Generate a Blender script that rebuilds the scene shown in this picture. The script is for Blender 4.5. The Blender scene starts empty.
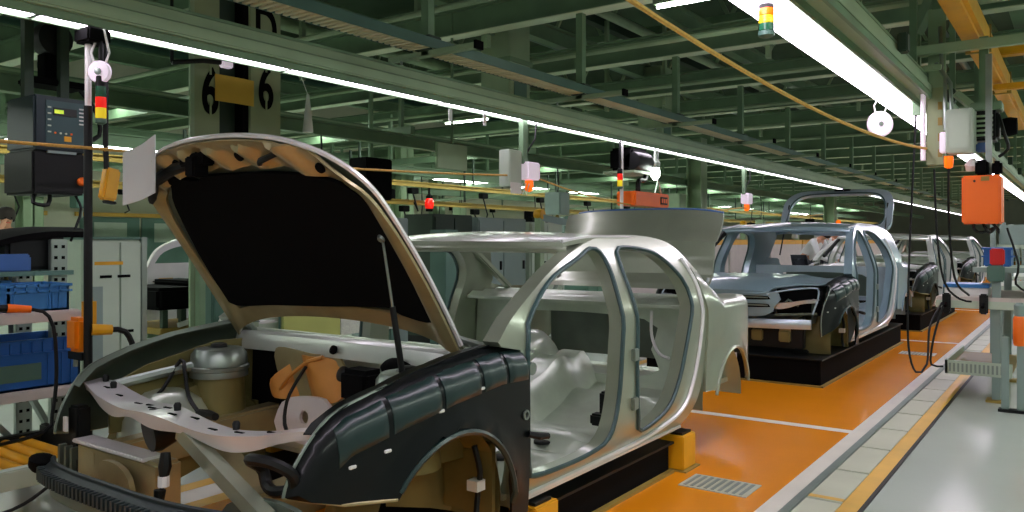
import bpy, bmesh, math, random
from mathutils import Vector, Matrix
from mathutils.geometry import delaunay_2d_cdt
random.seed(7)
SC = bpy.context.scene
COL = SC.collection
PI = math.pi

# ------------------------------------------------------------------ camera, world, exposure
YAW = math.atan(571 / 800)
cam = bpy.data.cameras.new('camera')
cam.sensor_width = 36
cam.lens = 800 / 1024 * 36
cam.shift_y = -15 / 1024
cam.clip_end = 300
camo = bpy.data.objects.new('camera', cam)
COL.objects.link(camo)
camo.location = (0, 0, 1.28)
camo.rotation_euler = (PI / 2, 0, YAW)
SC.camera = camo
SC.view_settings.view_transform = 'Standard'
SC.view_settings.look = 'None'
SC.view_settings.gamma = 1
SC.view_settings.use_curve_mapping = False
SC.view_settings.exposure = 0.0
world = bpy.data.worlds.new('hall_daylight')
SC.world = world
world.use_nodes = True
wb = world.node_tree.nodes['Background']
wb.inputs[0].default_value = (0.88, 1.0, 0.90, 1)
wb.inputs[1].default_value = 0.28

LAMP = 13.0          # strip light diffusers
HALL = 20.0         # lamps of the neighbouring lines and the added walkway strip


# ------------------------------------------------------------------ materials
def lin(c):
    return tuple((x / 255 / 12.92) if x / 255 <= .04045 else ((x / 255 + .055) / 1.055) ** 2.4 for x in c) + (1,)


def mat(name, rgb, rough=.5, metal=0, var=.12, scale=9, bump=0, emit=0, coat=0, stretch=None, spec=.5):
    m = bpy.data.materials.new(name)
    m.use_nodes = True
    nt = m.node_tree
    b = nt.nodes['Principled BSDF']
    c = lin(rgb)
    b.inputs['Roughness'].default_value = rough
    b.inputs['Metallic'].default_value = metal
    b.inputs['Coat Weight'].default_value = coat
    b.inputs['Coat Roughness'].default_value = .12
    b.inputs['Specular IOR Level'].default_value = spec
    tc = nt.nodes.new('ShaderNodeTexCoord')
    mp = nt.nodes.new('ShaderNodeMapping')
    mp.inputs['Scale'].default_value = stretch or (1, 1, 1)
    nz = nt.nodes.new('ShaderNodeTexNoise')
    nz.inputs['Scale'].default_value = scale
    nz.inputs['Detail'].default_value = 4
    nt.links.new(tc.outputs['Object'], mp.inputs[0])
    nt.links.new(mp.outputs[0], nz.inputs['Vector'])
    cr = nt.nodes.new('ShaderNodeValToRGB')
    cr.color_ramp.elements[0].position = .3
    cr.color_ramp.elements[1].position = .7
    cr.color_ramp.elements[0].color = tuple(x * (1 - var) for x in c[:3]) + (1,)
    cr.color_ramp.elements[1].color = tuple(min(1, x * (1 + var)) for x in c[:3]) + (1,)
    nt.links.new(nz.outputs['Fac'], cr.inputs[0])
    nt.links.new(cr.outputs[0], b.inputs['Base Color'])
    if bump:
        bp = nt.nodes.new('ShaderNodeBump')
        bp.inputs['Strength'].default_value = bump
        bp.inputs['Distance'].default_value = .01
        nt.links.new(nz.outputs['Fac'], bp.inputs['Height'])
        nt.links.new(bp.outputs[0], b.inputs['Normal'])
    if emit:
        b.inputs['Emission Color'].default_value = c
        b.inputs['Emission Strength'].default_value = emit
    return m


M = dict(
    silver=mat('bare_silver_body', (158, 166, 146), .28, .55, .06, 5, coat=.7),
    silver_in=mat('pale_inner_panel', (196, 206, 190), .32, .45, .10, 7, coat=.3),
    white_metal=mat('white_primed_metal', (224, 222, 222), .30, .3, .05, 6, coat=.5),
    blue_body=mat('blue_grey_body', (132, 156, 166), .28, .30, .05, 4, coat=.8),
    blue_in=mat('pale_blue_panel', (184, 200, 210), .30, .5, .06, 6, coat=.5),
    dark=mat('dark_fender', (5, 9, 10), .36, 0, .1, 6, coat=.2, spec=.2),
    dark_pad=mat('dark_fender_pad', (17, 42, 40), .36, 0, .12, 12, coat=.2),  # teal of the light on the upward-facing pads is in the colour
    khaki=mat('khaki_primer', (166, 154, 112), .34, .5, .12, 8, coat=.4),
    olive=mat('olive_primer', (120, 112, 66), .5, .3, .16, 6),
    rim=mat('grey_green_rim', (96, 108, 96), .4, .4, .1, 8),
    black=mat('matt_black', (4, 4, 5), .9, 0, .1, 10, spec=.12),
    rubber=mat('black_rubber', (13, 15, 15), .5, 0, .1, 10, spec=.3),
    seal=mat('teal_seal', (50, 76, 76), .45, 0, .1, 10),
    foam=mat('dark_teal_foam', (26, 38, 40), .5, 0, .15, 14),
    orange_film=mat('orange_film', (206, 142, 66), .35, .2, .12, 6),
    steel=mat('galvanised_steel', (150, 160, 152), .35, .8, .08, 10),
    green=mat('grey_green_steel', (112, 140, 108), .42, .1, .12, 3),
    green2=mat('pale_green_steel', (150, 172, 138), .42, .1, .1, 3),
    tray_mesh=mat('pale_tray_mesh', (236, 226, 190), .5, 0, .05, 6),
    flange=mat('lamplit_flange', (206, 220, 186), .4, .1, .08, 3),
    pale_silver=mat('pale_silver_body', (196, 202, 194), .28, .45, .06, 5, coat=.7),
    dgreen=mat('dark_green_steel', (44, 62, 48), .55, .1, .15, 3),
    tealg=mat('teal_grey_paint', (84, 116, 104), .45, .1, .08, 4),
    column=mat('column_paint', (148, 160, 122), .6, 0, .08, 2),
    cabinet=mat('pale_cabinet', (188, 202, 184), .45, .05, .06, 3),
    cabinet2=mat('grey_cabinet', (140, 158, 152), .45, .1, .06, 3),
    yellow=mat('yellow_paint', (226, 164, 22), .4, 0, .1, 6),
    yellow_dull=mat('dull_yellow_paint', (150, 126, 56), .5, 0, .12, 6),
    amber=mat('amber_plastic', (240, 138, 14), .4, 0, .05, 6),
    orange=mat('orange_paint', (255, 112, 8), .4, 0, .05, 6),
    red=mat('red_plastic', (206, 30, 26), .35, 0, .05, 8),
    blue=mat('blue_crate_plastic', (34, 92, 164), .42, 0, .08, 8),
    lblue=mat('light_blue_crate_plastic', (56, 122, 186), .42, 0, .08, 8),
    dblue=mat('blue_tape', (52, 92, 150), .4, 0, .08, 8),
    paper=mat('paper', (206, 210, 210), .8, 0, .03, 5),
    white=mat('white_plastic', (226, 226, 222), .45, 0, .04, 8),
    wood=mat('pale_board', (206, 196, 190), .6, 0, .06, 6),
    panel_teal=mat('panel_teal', (48, 76, 78), .4, .1, .06, 6),
    teal_box=mat('teal_controller', (24, 42, 48), .45, .1, .1, 6),
    skin=mat('skin', (206, 150, 120), .5, 0, .06, 10),
    hair=mat('dark_hair', (40, 30, 24), .7, 0, .2, 30),
    shirt=mat('white_shirt', (222, 224, 224), .8, 0, .04, 6),
    trouser=mat('dark_trousers', (46, 52, 62), .8, 0, .1, 6),
    rope=mat('yellow_cord', (214, 170, 84), .7, 0, .15, 60),
    wallm=mat('cream_wall', (228, 226, 202), .7, 0, .06, 1.2),
    roofm=mat('dark_green_roof', (66, 88, 66), .8, 0, .25, .6),
    doorg=mat('green_door', (92, 126, 112), .5, 0, .08, 3),
    line_white=mat('white_floor_line', (224, 218, 206), .4, 0, .06, 4),
    line_yellow=mat('yellow_floor_line', (226, 176, 66), .4, 0, .1, 4),
    slab=mat('pale_slab', (196, 198, 178), .4, 0, .08, 2),
    slot=mat('grey_rail', (140, 152, 144), .35, .4, .1, 6),
    glass_red=mat('red_lens', (226, 30, 20), .25, 0, .05, 8, emit=.7),
    glass_yel=mat('yellow_lens', (236, 206, 40), .25, 0, .05, 8, emit=.5),
    glass_grn=mat('green_lens', (34, 96, 66), .25, 0, .05, 8),
    glass_org=mat('orange_lens', (252, 104, 10), .25, 0, .05, 8, emit=.9),
    lamp=mat('lamp_diffuser', (250, 236, 255), .5, 0, 0, 5, emit=LAMP),
    hall_lamp=mat('hall_lamp_diffuser', (240, 250, 240), .5, 0, 0, 5, emit=HALL),
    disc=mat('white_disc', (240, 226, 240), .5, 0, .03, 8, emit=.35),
    screen=mat('lit_display', (190, 220, 60), .4, 0, .3, 60, emit=.8),
    screen_d=mat('dark_display', (10, 16, 16), .3, 0, .1, 60),
)


def floor_mat(name, rgb, rough, var, scale, tile=0):
    m = mat(name, rgb, rough, 0, var, scale)
    nt = m.node_tree
    b = nt.nodes['Principled BSDF']
    n2 = nt.nodes.new('ShaderNodeTexNoise')
    n2.inputs['Scale'].default_value = 2.3
    n2.inputs['Detail'].default_value = 6
    mr = nt.nodes.new('ShaderNodeMapRange')
    mr.inputs['To Min'].default_value = rough - .04
    mr.inputs['To Max'].default_value = rough + .05
    tc = nt.nodes['Texture Coordinate']
    nt.links.new(tc.outputs['Object'], n2.inputs['Vector'])
    nt.links.new(n2.outputs['Fac'], mr.inputs['Value'])
    nt.links.new(mr.outputs[0], b.inputs['Roughness'])
    return m


M['floor'] = floor_mat('grey_epoxy_floor', (186, 194, 184), .22, .05, .9)
M['orange_floor'] = floor_mat('orange_line_floor', (232, 142, 18), .24, .04, 1.6)


# ------------------------------------------------------------------ mesh helpers
ORG = {}


class MB:
    def __init__(s):
        s.v, s.f = [], []

    def add(s, vs, fs):
        n = len(s.v)
        s.v += [Vector(v) for v in vs]
        s.f += [tuple(i + n for i in f) for f in fs]
        return s

    def box(s, a, b, R=None):
        """axis-aligned between corners a and b; R: matrix about its centre"""
        a, b = Vector(a), Vector(b)
        c = (a + b) / 2
        vs = [Vector((x, y, z)) for x in (a.x, b.x) for y in (a.y, b.y) for z in (a.z, b.z)]
        if R is not None:
            vs = [c + R @ (v - c) for v in vs]
        return s.add(vs, [(0, 1, 3, 2), (4, 6, 7, 5), (0, 4, 5, 1), (2, 3, 7, 6), (0, 2, 6, 4), (1, 5, 7, 3)])

    def bar(s, p, q, w, h, up=(0, 0, 1)):
        p, q = Vector(p), Vector(q)
        d = (q - p).normalized()
        u = Vector(up)
        if abs(d.dot(u)) > .98:
            u = Vector((0, 1, 0))
        r = d.cross(u).normalized() * (w / 2)
        t = r.cross(d).normalized() * (h / 2)
        vs = [e + sr * r + st * t for e in (p, q) for sr in (-1, 1) for st in (-1, 1)]
        return s.add(vs, [(0, 1, 3, 2), (4, 6, 7, 5), (0, 4, 5, 1), (2, 3, 7, 6), (0, 2, 6, 4), (1, 5, 7, 3)])

    def ibeam(s, p, q, w, h, t=.025):
        p, q = Vector(p), Vector(q)
        z = Vector((0, 0, h / 2))
        s.bar(p + z - Vector((0, 0, t / 2)), q + z - Vector((0, 0, t / 2)), w, t)
        s.bar(p - z + Vector((0, 0, t / 2)), q - z + Vector((0, 0, t / 2)), w, t)
        return s.bar(p, q, t, h - 2 * t)

    def tube(s, pts, r, n=8, closed=False):
        pts = [Vector(p) for p in pts]
        k = len(pts)
        rr = r if isinstance(r, (list, tuple)) else [r] * k
        vs, fs = [], []
        last = None
        for i, p in enumerate(pts):
            a = pts[i - 1] if (i or closed) else p
            b = pts[(i + 1) % k] if (i < k - 1 or closed) else p
            d = (b - a).normalized()
            if last is None:
                u = Vector((0, 0, 1)) if abs(d.z) < .9 else Vector((1, 0, 0))
            else:
                u = last
            x = (u - d * u.dot(d)).normalized()
            last = x
            y = d.cross(x)
            vs += [p + rr[i] * (math.cos(2 * PI * j / n) * x + math.sin(2 * PI * j / n) * y) for j in range(n)]
        for i in range(k if closed else k - 1):
            for j in range(n):
                a, b = i * n + j, i * n + (j + 1) % n
                c, d = ((i + 1) % k) * n + (j + 1) % n, ((i + 1) % k) * n + j
                fs.append((a, b, c, d))
        if not closed:
            fs.append(tuple(range(n))[::-1])
            fs.append(tuple((k - 1) * n + j for j in range(n)))
        return s.add(vs, fs)

    def lathe(s, prof, o=(0, 0, 0), ax=(0, 0, 1), n=20, a0=0, a1=2 * PI):
        """prof: (radius, along) pairs"""
        o, ax = Vector(o), Vector(ax).normalized()
        u = Vector((1, 0, 0)) if abs(ax.x) < .9 else Vector((0, 0, 1))
        u = (u - ax * u.dot(ax)).normalized()
        w = ax.cross(u)
        full = abs(a1 - a0 - 2 * PI) < 1e-6
        m = n if full else n + 1
        vs = [o + ax * h + r * (math.cos(a0 + (a1 - a0) * j / n) * u + math.sin(a0 + (a1 - a0) * j / n) * w) for r, h in prof for j in range(m)]
        fs = []
        for i in range(len(prof) - 1):
            for j in range(n):
                b = (j + 1) % m
                fs.append((i * m + j, i * m + b, (i + 1) * m + b, (i + 1) * m + j))
        if full:
            fs.append(tuple(range(m))[::-1])
            fs.append(tuple((len(prof) - 1) * m + j for j in range(m)))
        return s.add(vs, fs)

    def grid(s, fn, nu, nv, th=None):
        """fn(u,v,t) -> point; t=0 front, t=1 back"""
        vs = [fn(i / nu, j / nv, 0) for i in range(nu + 1) for j in range(nv + 1)]
        q = lambda i, j: i * (nv + 1) + j
        fs = [(q(i, j), q(i + 1, j), q(i + 1, j + 1), q(i, j + 1)) for i in range(nu) for j in range(nv)]
        if th:
            n = len(vs)
            vs += [fn(i / nu, j / nv, 1) for i in range(nu + 1) for j in range(nv + 1)]
            fs += [tuple(n + k for k in f)[::-1] for f in fs]
            for i in range(nu):
                fs += [(q(i, 0), n + q(i, 0), n + q(i + 1, 0), q(i + 1, 0)), (q(i, nv), q(i + 1, nv), n + q(i + 1, nv), n + q(i, nv))]
            for j in range(nv):
                fs += [(q(0, j), q(0, j + 1), n + q(0, j + 1), n + q(0, j)), (q(nu, j), n + q(nu, j), n + q(nu, j + 1), q(nu, j + 1))]
        return s.add(vs, fs)

    def plate(s, outer, holes, fn, th, step=.05, back=None):
        """sheet with holes: outlines in (a,b), fn(a,b,depth) -> point"""
        loops = [outer] + list(holes)
        pts, es = [], []
        for lp in loops:
            n = len(pts)
            pts += [Vector(p) for p in lp]
            es += [(n + i, n + (i + 1) % len(lp)) for i in range(len(lp))]
        bp = list(pts)
        x0, x1 = min(p[0] for p in outer), max(p[0] for p in outer)
        y0, y1 = min(p[1] for p in outer), max(p[1] for p in outer)
        inside = lambda p: pip(p, outer) and not any(pip(p, h) for h in holes)
        a = x0 + step / 2
        k = 0
        while a < x1:
            b = y0 + step / 2 + (k % 2) * step / 2
            while b < y1:
                p = Vector((a, b))
                if inside(p) and min((p - e).length_squared for e in bp) > (step * .45) ** 2:
                    pts.append(p)
                b += step
            a += step * .87
            k += 1
        rv, re, rf = delaunay_2d_cdt(pts, es, [], 0, 1e-6)[:3]
        keep = [f for f in rf if inside(sum((rv[i] for i in f), Vector((0, 0))) / len(f))]
        n = len(rv)
        vs = [fn(p[0], p[1], 0) for p in rv] + [(back or fn)(p[0], p[1], th) for p in rv]
        fs = [tuple(f) for f in keep] + [tuple(n + i for i in f)[::-1] for f in keep]
        cnt = {}
        for f in keep:
            for i in range(len(f)):
                e = (f[i], f[(i + 1) % len(f)])
                cnt.setdefault(tuple(sorted(e)), []).append(e)
        for v in cnt.values():
            if len(v) == 1:
                i, j = v[0]
                fs.append((j, i, n + i, n + j))
        return s.add(vs, fs)

    def build(s, name, m, parent=None, bevel=0, sharp=38, xf=None):
        me = bpy.data.meshes.new(name)
        off = ORG.get(parent.name, Vector()) if parent else Vector()
        vs = [(xf @ v if xf else v) - off for v in s.v]
        me.from_pydata(vs, [], s.f)
        bm = bmesh.new()
        bm.from_mesh(me)
        loose = [v for v in bm.verts if not v.link_faces]
        if loose:
            bmesh.ops.delete(bm, geom=loose, context='VERTS')
        bmesh.ops.recalc_face_normals(bm, faces=bm.faces)
        if bevel:
            es = [e for e in bm.edges if len(e.link_faces) == 2 and e.calc_face_angle(0) > .7]
            bmesh.ops.bevel(bm, geom=es, offset=bevel, segments=2, affect='EDGES', clamp_overlap=True)
        bm.to_mesh(me)
        bm.free()
        me.materials.append(M[m] if isinstance(m, str) else m)
        me.shade_smooth()
        me.set_sharp_from_angle(angle=math.radians(sharp))
        o = bpy.data.objects.new(name, me)
        COL.objects.link(o)
        if parent:
            o.parent = parent
            ORG[o.name] = off
        return o


def pip(p, poly):
    x, y = p[0], p[1]
    c = False
    j = len(poly) - 1
    for i in range(len(poly)):
        xi, yi = poly[i]
        xj, yj = poly[j]
        if (yi > y) != (yj > y) and x < (xj - xi) * (y - yi) / (yj - yi) + xi:
            c = not c
        j = i
    return c


def spl(pts, step=.04, closed=True):
    """Catmull-Rom through points, any dimension"""
    P = [Vector(p) for p in pts]
    n = len(P)
    out = []
    for i in range(n if closed else n - 1):
        g = (lambda k: P[k % n]) if closed else (lambda k: P[min(max(k, 0), n - 1)])
        a, b, c, d = g(i - 1), g(i), g(i + 1), g(i + 2)
        m = max(1, int(round((c - b).length / step)))
        for k in range(m):
            t = k / m
            out.append(.5 * (2 * b + (c - a) * t + (2 * a - 5 * b + 4 * c - d) * t * t + (3 * b - a - 3 * c + d) * t ** 3))
    if not closed:
        out.append(P[-1])
    return [tuple(p) for p in out]


def poly(pts, step=.05):
    P = [Vector(p) for p in pts]
    out = []
    for i in range(len(P)):
        a, b = P[i], P[(i + 1) % len(P)]
        m = max(1, int(round((b - a).length / step)))
        out += [tuple(a.lerp(b, k / m)) for k in range(m)]
    return out


def chain(*segs):
    """joins open runs: each ('s', pts) spline or ('p', pts) straight"""
    out = []
    for kind, pts in segs:
        r = spl(pts, .04, False) if kind == 's' else spl_line(pts)
        out += r if not out or (Vector(out[-1]) - Vector(r[0])).length > 1e-4 else r[1:]
    if (Vector(out[-1]) - Vector(out[0])).length < 1e-4:
        out.pop()
    return out


def spl_line(pts, step=.05):
    P = [Vector(p) for p in pts]
    out = []
    for a, b in zip(P, P[1:]):
        m = max(1, int(round((b - a).length / step)))
        out += [tuple(a.lerp(b, k / m)) for k in range(m)]
    return out + [tuple(P[-1])]


def arc(cx, cy, r, a0, a1, n=14):
    return [(cx + r * math.cos(math.radians(a0 + (a1 - a0) * i / n)), cy + r * math.sin(math.radians(a0 + (a1 - a0) * i / n))) for i in range(n + 1)]


def tag(o, label, cat, group=None, kind=None):
    o['label'] = label
    o['category'] = cat
    if group:
        o['group'] = group
    if kind:
        o['kind'] = kind
    return o


def thing(name, loc, label, cat, group=None):
    o = bpy.data.objects.new(name, None)
    o.empty_display_size = .1
    COL.objects.link(o)
    o.location = loc
    ORG[o.name] = Vector(loc)
    return tag(o, label, cat, group)


def struct(name, mb, m, **k):
    o = mb.build(name, m, **k)
    o['kind'] = 'structure'
    return o


def dup(root, delta, label=None, group=None):
    r = root.copy()
    COL.objects.link(r)
    r.location = root.location + Vector(delta)
    if label:
        r['label'] = label
    if group:
        r['group'] = group
    for ch in list(root.children):
        c = ch.copy()
        COL.objects.link(c)
        c.parent = r
        for g in list(ch.children):
            d = g.copy()
            COL.objects.link(d)
            d.parent = c
    return r


def bx(a, b):
    return MB().box(a, b)


def glyph(ch, size, m, name, parent, xf, depth=.004):
    cu = bpy.data.curves.new('glyph', 'FONT')
    cu.body = ch
    cu.size = size
    cu.extrude = depth
    cu.offset = size * .018
    cu.align_x = 'CENTER'
    t = bpy.data.objects.new('glyph', cu)
    COL.objects.link(t)
    dg = bpy.context.evaluated_depsgraph_get()
    me = bpy.data.meshes.new_from_object(t.evaluated_get(dg))
    mb = MB()
    mb.add([xf @ v.co for v in me.vertices], [tuple(p.vertices) for p in me.polygons])
    bpy.data.objects.remove(t)
    bpy.data.meshes.remove(me)
    return mb.build(name, m, parent)


# ------------------------------------------------------------------ the hall
struct('floor', MB().box((-40, -4, -.12), (8, 75, 0)), 'floor')
OR0, OR1 = -3.44, -1.26
# orange line floor, one panel per station, white cross lines between
ys = [-2, .1, 5.66, 11.3, 16.9, 22.5, 28.1, 34, 60]
k = 0
for a, b in zip(ys, ys[1:]):
    k += 1
    struct('floor_panel_%d' % k, MB().box((OR0, a + .045, 0), (OR1, b - .045, .006)), 'orange_floor')
for i, y in enumerate(ys[1:-1]):
    struct('floor_line_%d' % (i + 1), MB().box((OR0, y - .045, 0), (OR1, y + .045, .007)), 'line_white')
n = len(ys)
for x0, x1, m, h in ((-1.26, -1.165, 'line_white', .007), (-1.165, -1.125, 'slot', .012), (-.95, -.865, 'line_yellow', .007), (-.865, -.845, 'rubber', .007),
                     (-3.54, -3.44, 'line_yellow', .007), (-3.72, -3.54, 'line_white', .006), (-3.82, -3.72, 'line_yellow', .007)):
    struct('floor_line_%d' % n, MB().box((x0, -2, 0), (x1, 60, h)), m)
    n += 1
y = -1.9
while y < 40:
    struct('floor_slab_%d' % n, MB().box((-1.12, y + .008, 0), (-.955, y + .58, .006)), 'slab')
    if abs(y - 4.1) < .3:
        struct('floor_line_%d' % n, MB().box((-1.12, y + .02, 0), (-.955, y + .06, .008)), 'line_yellow')
    if int(y * 10) % 3 == 0 and y < 12:
        struct('floor_joint_%d' % n, MB().box((-1.12, y - .012, 0), (-.955, y + .022, .010)), 'slot')
    n += 1
    y += .60
# perforated drain plate in the orange floor
g = thing('drain_grate', (-1.53, 4.02, .006), 'small pale slotted grate set in the orange floor beside the sedan body', 'grate')
MB().box((-1.72, 3.90, .006), (-1.36, 4.14, .010)).build('plate', 'slab', g)
for i in range(9):
    x = -1.70 + i * .037
    MB().box((x, 3.92, .0095), (x + .018, 4.12, .012)).build('slot', 'slot', g)
g2 = dup(g, (0.02, 6.0, 0), 'small pale slotted grate in the orange floor beside the second, blue-grey body')

struct('ceiling', MB().box((-40, -4, 6.4), (8, 75, 6.6)), 'roofm')
struct('wall_back', MB().box((-40, 74, 0), (8, 74.3, 6.5)), 'wallm')
struct('wall_left', MB().box((-18.3, -4, 0), (-18, 75, 6.5)), 'wallm')


# ------------------------------------------------------------------ car bodies
def Wd(y):
    w = .90
    if y < 2.2:
        w -= .14 * ((2.2 - y) / .62) ** 2
    if y > 4.7:
        w -= .055 * ((y - 4.7) / .7) ** 2
    return w


def inset(z):
    if z > .88:
        return .20 * ((z - .88) / .42) ** 1.4
    if z < .42:
        return .05 * ((.42 - z) / .2) ** 2
    return 0


F_OPEN = [(2.66, .335), (2.88, .315), (3.15, .32), (3.31, .36), (3.40, .53), (3.44, .80), (3.465, 1.01), (3.50, 1.15), (3.485, 1.225), (3.41, 1.245), (3.25, 1.20), (2.93, 1.11), (2.70, .985), (2.635, .89), (2.63, .6), (2.635, .40)]
R_OPEN = [(3.66, .325), (3.95, .385), (4.11, .53), (4.21, .72), (4.26, .83), (4.30, .95), (4.28, 1.07), (4.14, 1.19), (3.97, 1.235), (3.70, 1.245), (3.635, 1.18), (3.605, 1.05), (3.595, .80), (3.59, .62), (3.605, .40)]
HALF = (-PI / 2 - .28, PI / 2 + .28)
FEND_TOP = [(1.57, .50), (1.59, .57), (1.66, .68), (1.74, .745), (1.92, .80), (2.14, .845), (2.43, .875), (2.61, .87)]
ztop = lambda y: next((a[1] + (b[1] - a[1]) * (y - a[0]) / (b[0] - a[0]) for a, b in zip(FEND_TOP, FEND_TOP[1:]) if a[0] <= y <= b[0]), .87 if y > 2 else .5)
AY, AZ, AR = 2.17, .28, .325        # front arch
RY, RZ, RR = 4.88, .30, .32         # rear arch


def fend(y, z, t, s=1):
    """front fender surface; t inwards"""
    zt = ztop(y)
    k = min(max((z - (zt - .11)) / .11, 0), 1)
    x = Wd(y) + .012 - (.055 + .05 * min(1, max(0, (y - 1.6) / .5))) * (1 - math.sqrt(max(0, 1 - k * k * .98)))
    d = math.hypot(y - AY, z - AZ)
    if AR <= d < AR + .07 and z > .3:       # rolled lip round the arch
        x += .018 * (1 - (d - AR) / .07) ** .5
    return Vector((s * (x - t), y, z))


def make_car(name, loc_y, dz, label, kind, hood_open, body, inner, group='car bodies on the line'):
    hatch = kind == 'hatch'
    my = (lambda y: y if y < 3.6 else 3.6 + (y - 3.6) * 1.27) if hatch else (lambda y: y)
    mz = (lambda z: z if z < .9 else .9 + (z - .9) * 1.22) if hatch else (lambda z: z)
    root = thing(name, (-2.69, 3.4 + loc_y, .2 + dz), label, 'car body', group)
    T = Matrix.Translation((-2.69, loc_y, dz))

    def put(mb, nm, m, parent=root, **k):
        return mb.build(nm, m, parent, xf=T, **k)

    def warp(v):
        return Vector((v[0], my(v[1]), mz(v[2])))

    fo, ro = spl(F_OPEN, .05), spl(R_OPEN, .05)
    if hatch:
        outer = chain(('p', [(2.58, .22), (4.15, .22)]), ('s', [(4.15, .22), (4.32, .32), (4.45, .5), (4.54, .7), (4.62, .88), (4.86, .98)]), ('s', [(4.86, .98), (4.84, 1.16), (4.76, 1.25), (4.45, 1.30), (3.95, 1.315), (3.54, 1.30), (3.05, 1.18), (2.61, 1.0), (2.44, .895)]), ('p', [(2.44, .895), (2.46, .875), (2.585, .85), (2.58, .22)]))
    else:
        outer = chain(('p', [(2.58, .22), (4.15, .22)]), ('s', [(4.15, .22), (4.32, .32), (4.45, .5), (4.54, .7), (4.58, .9), (4.62, 1.0)]), ('s', [(4.62, 1.0), (4.52, 1.13), (4.36, 1.265), (4.02, 1.31), (3.54, 1.295), (3.05, 1.175), (2.61, 1.0), (2.44, .895)]), ('p', [(2.44, .895), (2.46, .875), (2.585, .85), (2.58, .22)]))
    for s in (1, -1):
        ring = lambda y, z, t: warp((s * (Wd(y) - inset(z) - .014 - t), y, z))

        def ringf(y, z, t):          # pressed step: the flange round the openings lies a little deeper
            return ring(y, z, t)
        fr = put(MB().plate(outer, [fo, ro], ringf, .075, .06), 'side_frame', body)
        # weather strip round both openings
        for lp in (fo, ro):
            put(MB().tube([ring(y, z, -.004) for y, z in lp], .011, 6, True), 'opening_seal', 'seal', fr)
        # raised flange line behind rear door and along sill, white for its edge highlight
        fl = spl([(4.40, 1.18), (4.44, 1.05), (4.43, .94), (4.42, .80), (4.36, .62), (4.27, .46), (4.14, .345), (3.9, .29), (3.6, .265), (3.2, .255), (2.66, .25)], .06, False)
        put(MB().tube([ring(y, z, -.006) for y, z in fl], [.012] * len(fl), 6), 'door_flange', 'white_metal', fr)
        put(MB().tube([ring(y, z, -.002) for y, z in spl([(4.2, .24), (3.4, .235), (2.6, .232)], .1, False)], .010, 6), 'sill_flange', 'white_metal', fr)
        # hinges and strikers
        for y, z in ((2.60, .70), (2.60, .45), (3.56, .72), (3.555, .48)):
            c = ring(y, z, 0)
            put(MB().box(c - Vector((.02, .025, .03)), c + Vector((.02, .025, .03))), 'hinge', 'steel', fr, bevel=.004)
        # rear quarter with its wheel arch
        if hatch:
            q = chain(('s', [(4.42, 1.10), (4.50, 1.05), (4.62, .99), (4.80, .97)]), ('s', [(4.80, .97), (5.05, .96), (5.25, .93), (5.34, .86), (5.36, .72), (5.35, .56)]), ('p', [(5.35, .56), (5.26, .40), (5.18, .38)]), ('p', arc(RY, RZ, RR, 18, 162)), ('p', [(4.575, .40), (4.45, .40)]), ('s', [(4.45, .40), (4.47, .6), (4.50, .8), (4.47, .95), (4.42, 1.10)]))
        else:
            q = chain(('s', [(4.46, 1.16), (4.56, 1.06), (4.64, .99), (4.78, .95)]), ('s', [(4.78, .95), (5.05, .94), (5.25, .92), (5.36, .875), (5.405, .78), (5.40, .60)]), ('p', [(5.40, .60), (5.33, .44), (5.24, .40), (5.18, .38)]), ('p', arc(RY, RZ, RR, 18, 162)), ('p', [(4.575, .40), (4.45, .40)]), ('s', [(4.45, .40), (4.47, .6), (4.50, .8), (4.48, .95), (4.46, 1.16)]))

        def quart(y, z, t):
            zt = .955 if y > 4.78 else .955 + (4.78 - y) * .75
            k = min(max((z - zt + .11) / .11, 0), 1)
            x = Wd(y) - inset(z) - .10 * (1 - math.sqrt(1 - k * k * .98))
            if y > 5.28:
                x -= .10 * ((y - 5.28) / .12) ** 2
            d = math.hypot(y - RY, z - RZ)
            if d < RR + .08 and z > .3:
                x += .022 * (1 - max(0, d - RR) / .08) ** .5
            return warp((s * (x - t), y, z))
        qp = put(MB().plate(q, [], quart, .018, .045), 'quarter_panel', body)
        put(MB().tube([quart(y, z, -.004) for y, z in arc(RY, RZ, RR, 12, 168)], .010, 6), 'arch_lip', body, qp)
        # rear wheel housing, domed into the cabin
        wh = MB().lathe([(RR + .01, .84 * s), (RR + .01, .60 * s), (RR - .04, .53 * s), (RR - .12, .50 * s), (.02, .49 * s)], (0, my(RY), RZ), (1, 0, 0), 24, -PI / 2 - .1, PI / 2 + .1)
        put(wh, 'wheel_housing', inner)
        # front wheel housing
        wh = MB().lathe([(AR + .02, .84 * s), (AR + .02, .60 * s), (AR - .05, .55 * s), (.02, .54 * s)], (0, AY, AZ), (1, 0, 0), 24, *HALF)
        wp = put(wh, 'wheel_housing', 'olive')
        put(MB().box((s * .60, 2.46, .22), (s * .84, 2.48, .50)), 'splash_panel', 'olive', wp)
        put(MB().tube(spl([(s * .80, 2.40, .50), (s * .82, 2.41, .40), (s * .80, 2.42, .30), (s * .82, 2.38, .20)], .03, False), .012, 6), 'brake_hose', 'rubber', wp)
        put(MB().box((s * .78, 2.38, .33), (s * .83, 2.43, .37)), 'hose_clip', 'white', wp)
        # front fender
        ft = [(1.66, .36), (1.655, .50), (1.69, .62), (1.78, .72), (1.92, .80), (2.14, .845), (2.43, .875), (2.61, .87)] if hatch else FEND_TOP
        fo_ = chain(('s', ft), ('p', [(2.61, .87), (2.615, .6), (2.615, .42), (2.60, .215), (2.47, .215)]), ('p', arc(AY, AZ, AR, -8, 150)), ('p', [(1.885, .445), (1.80, .40), (1.66, .36)] if hatch else [(1.885, .445), (1.72, .46), (1.57, .50)]))
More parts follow.
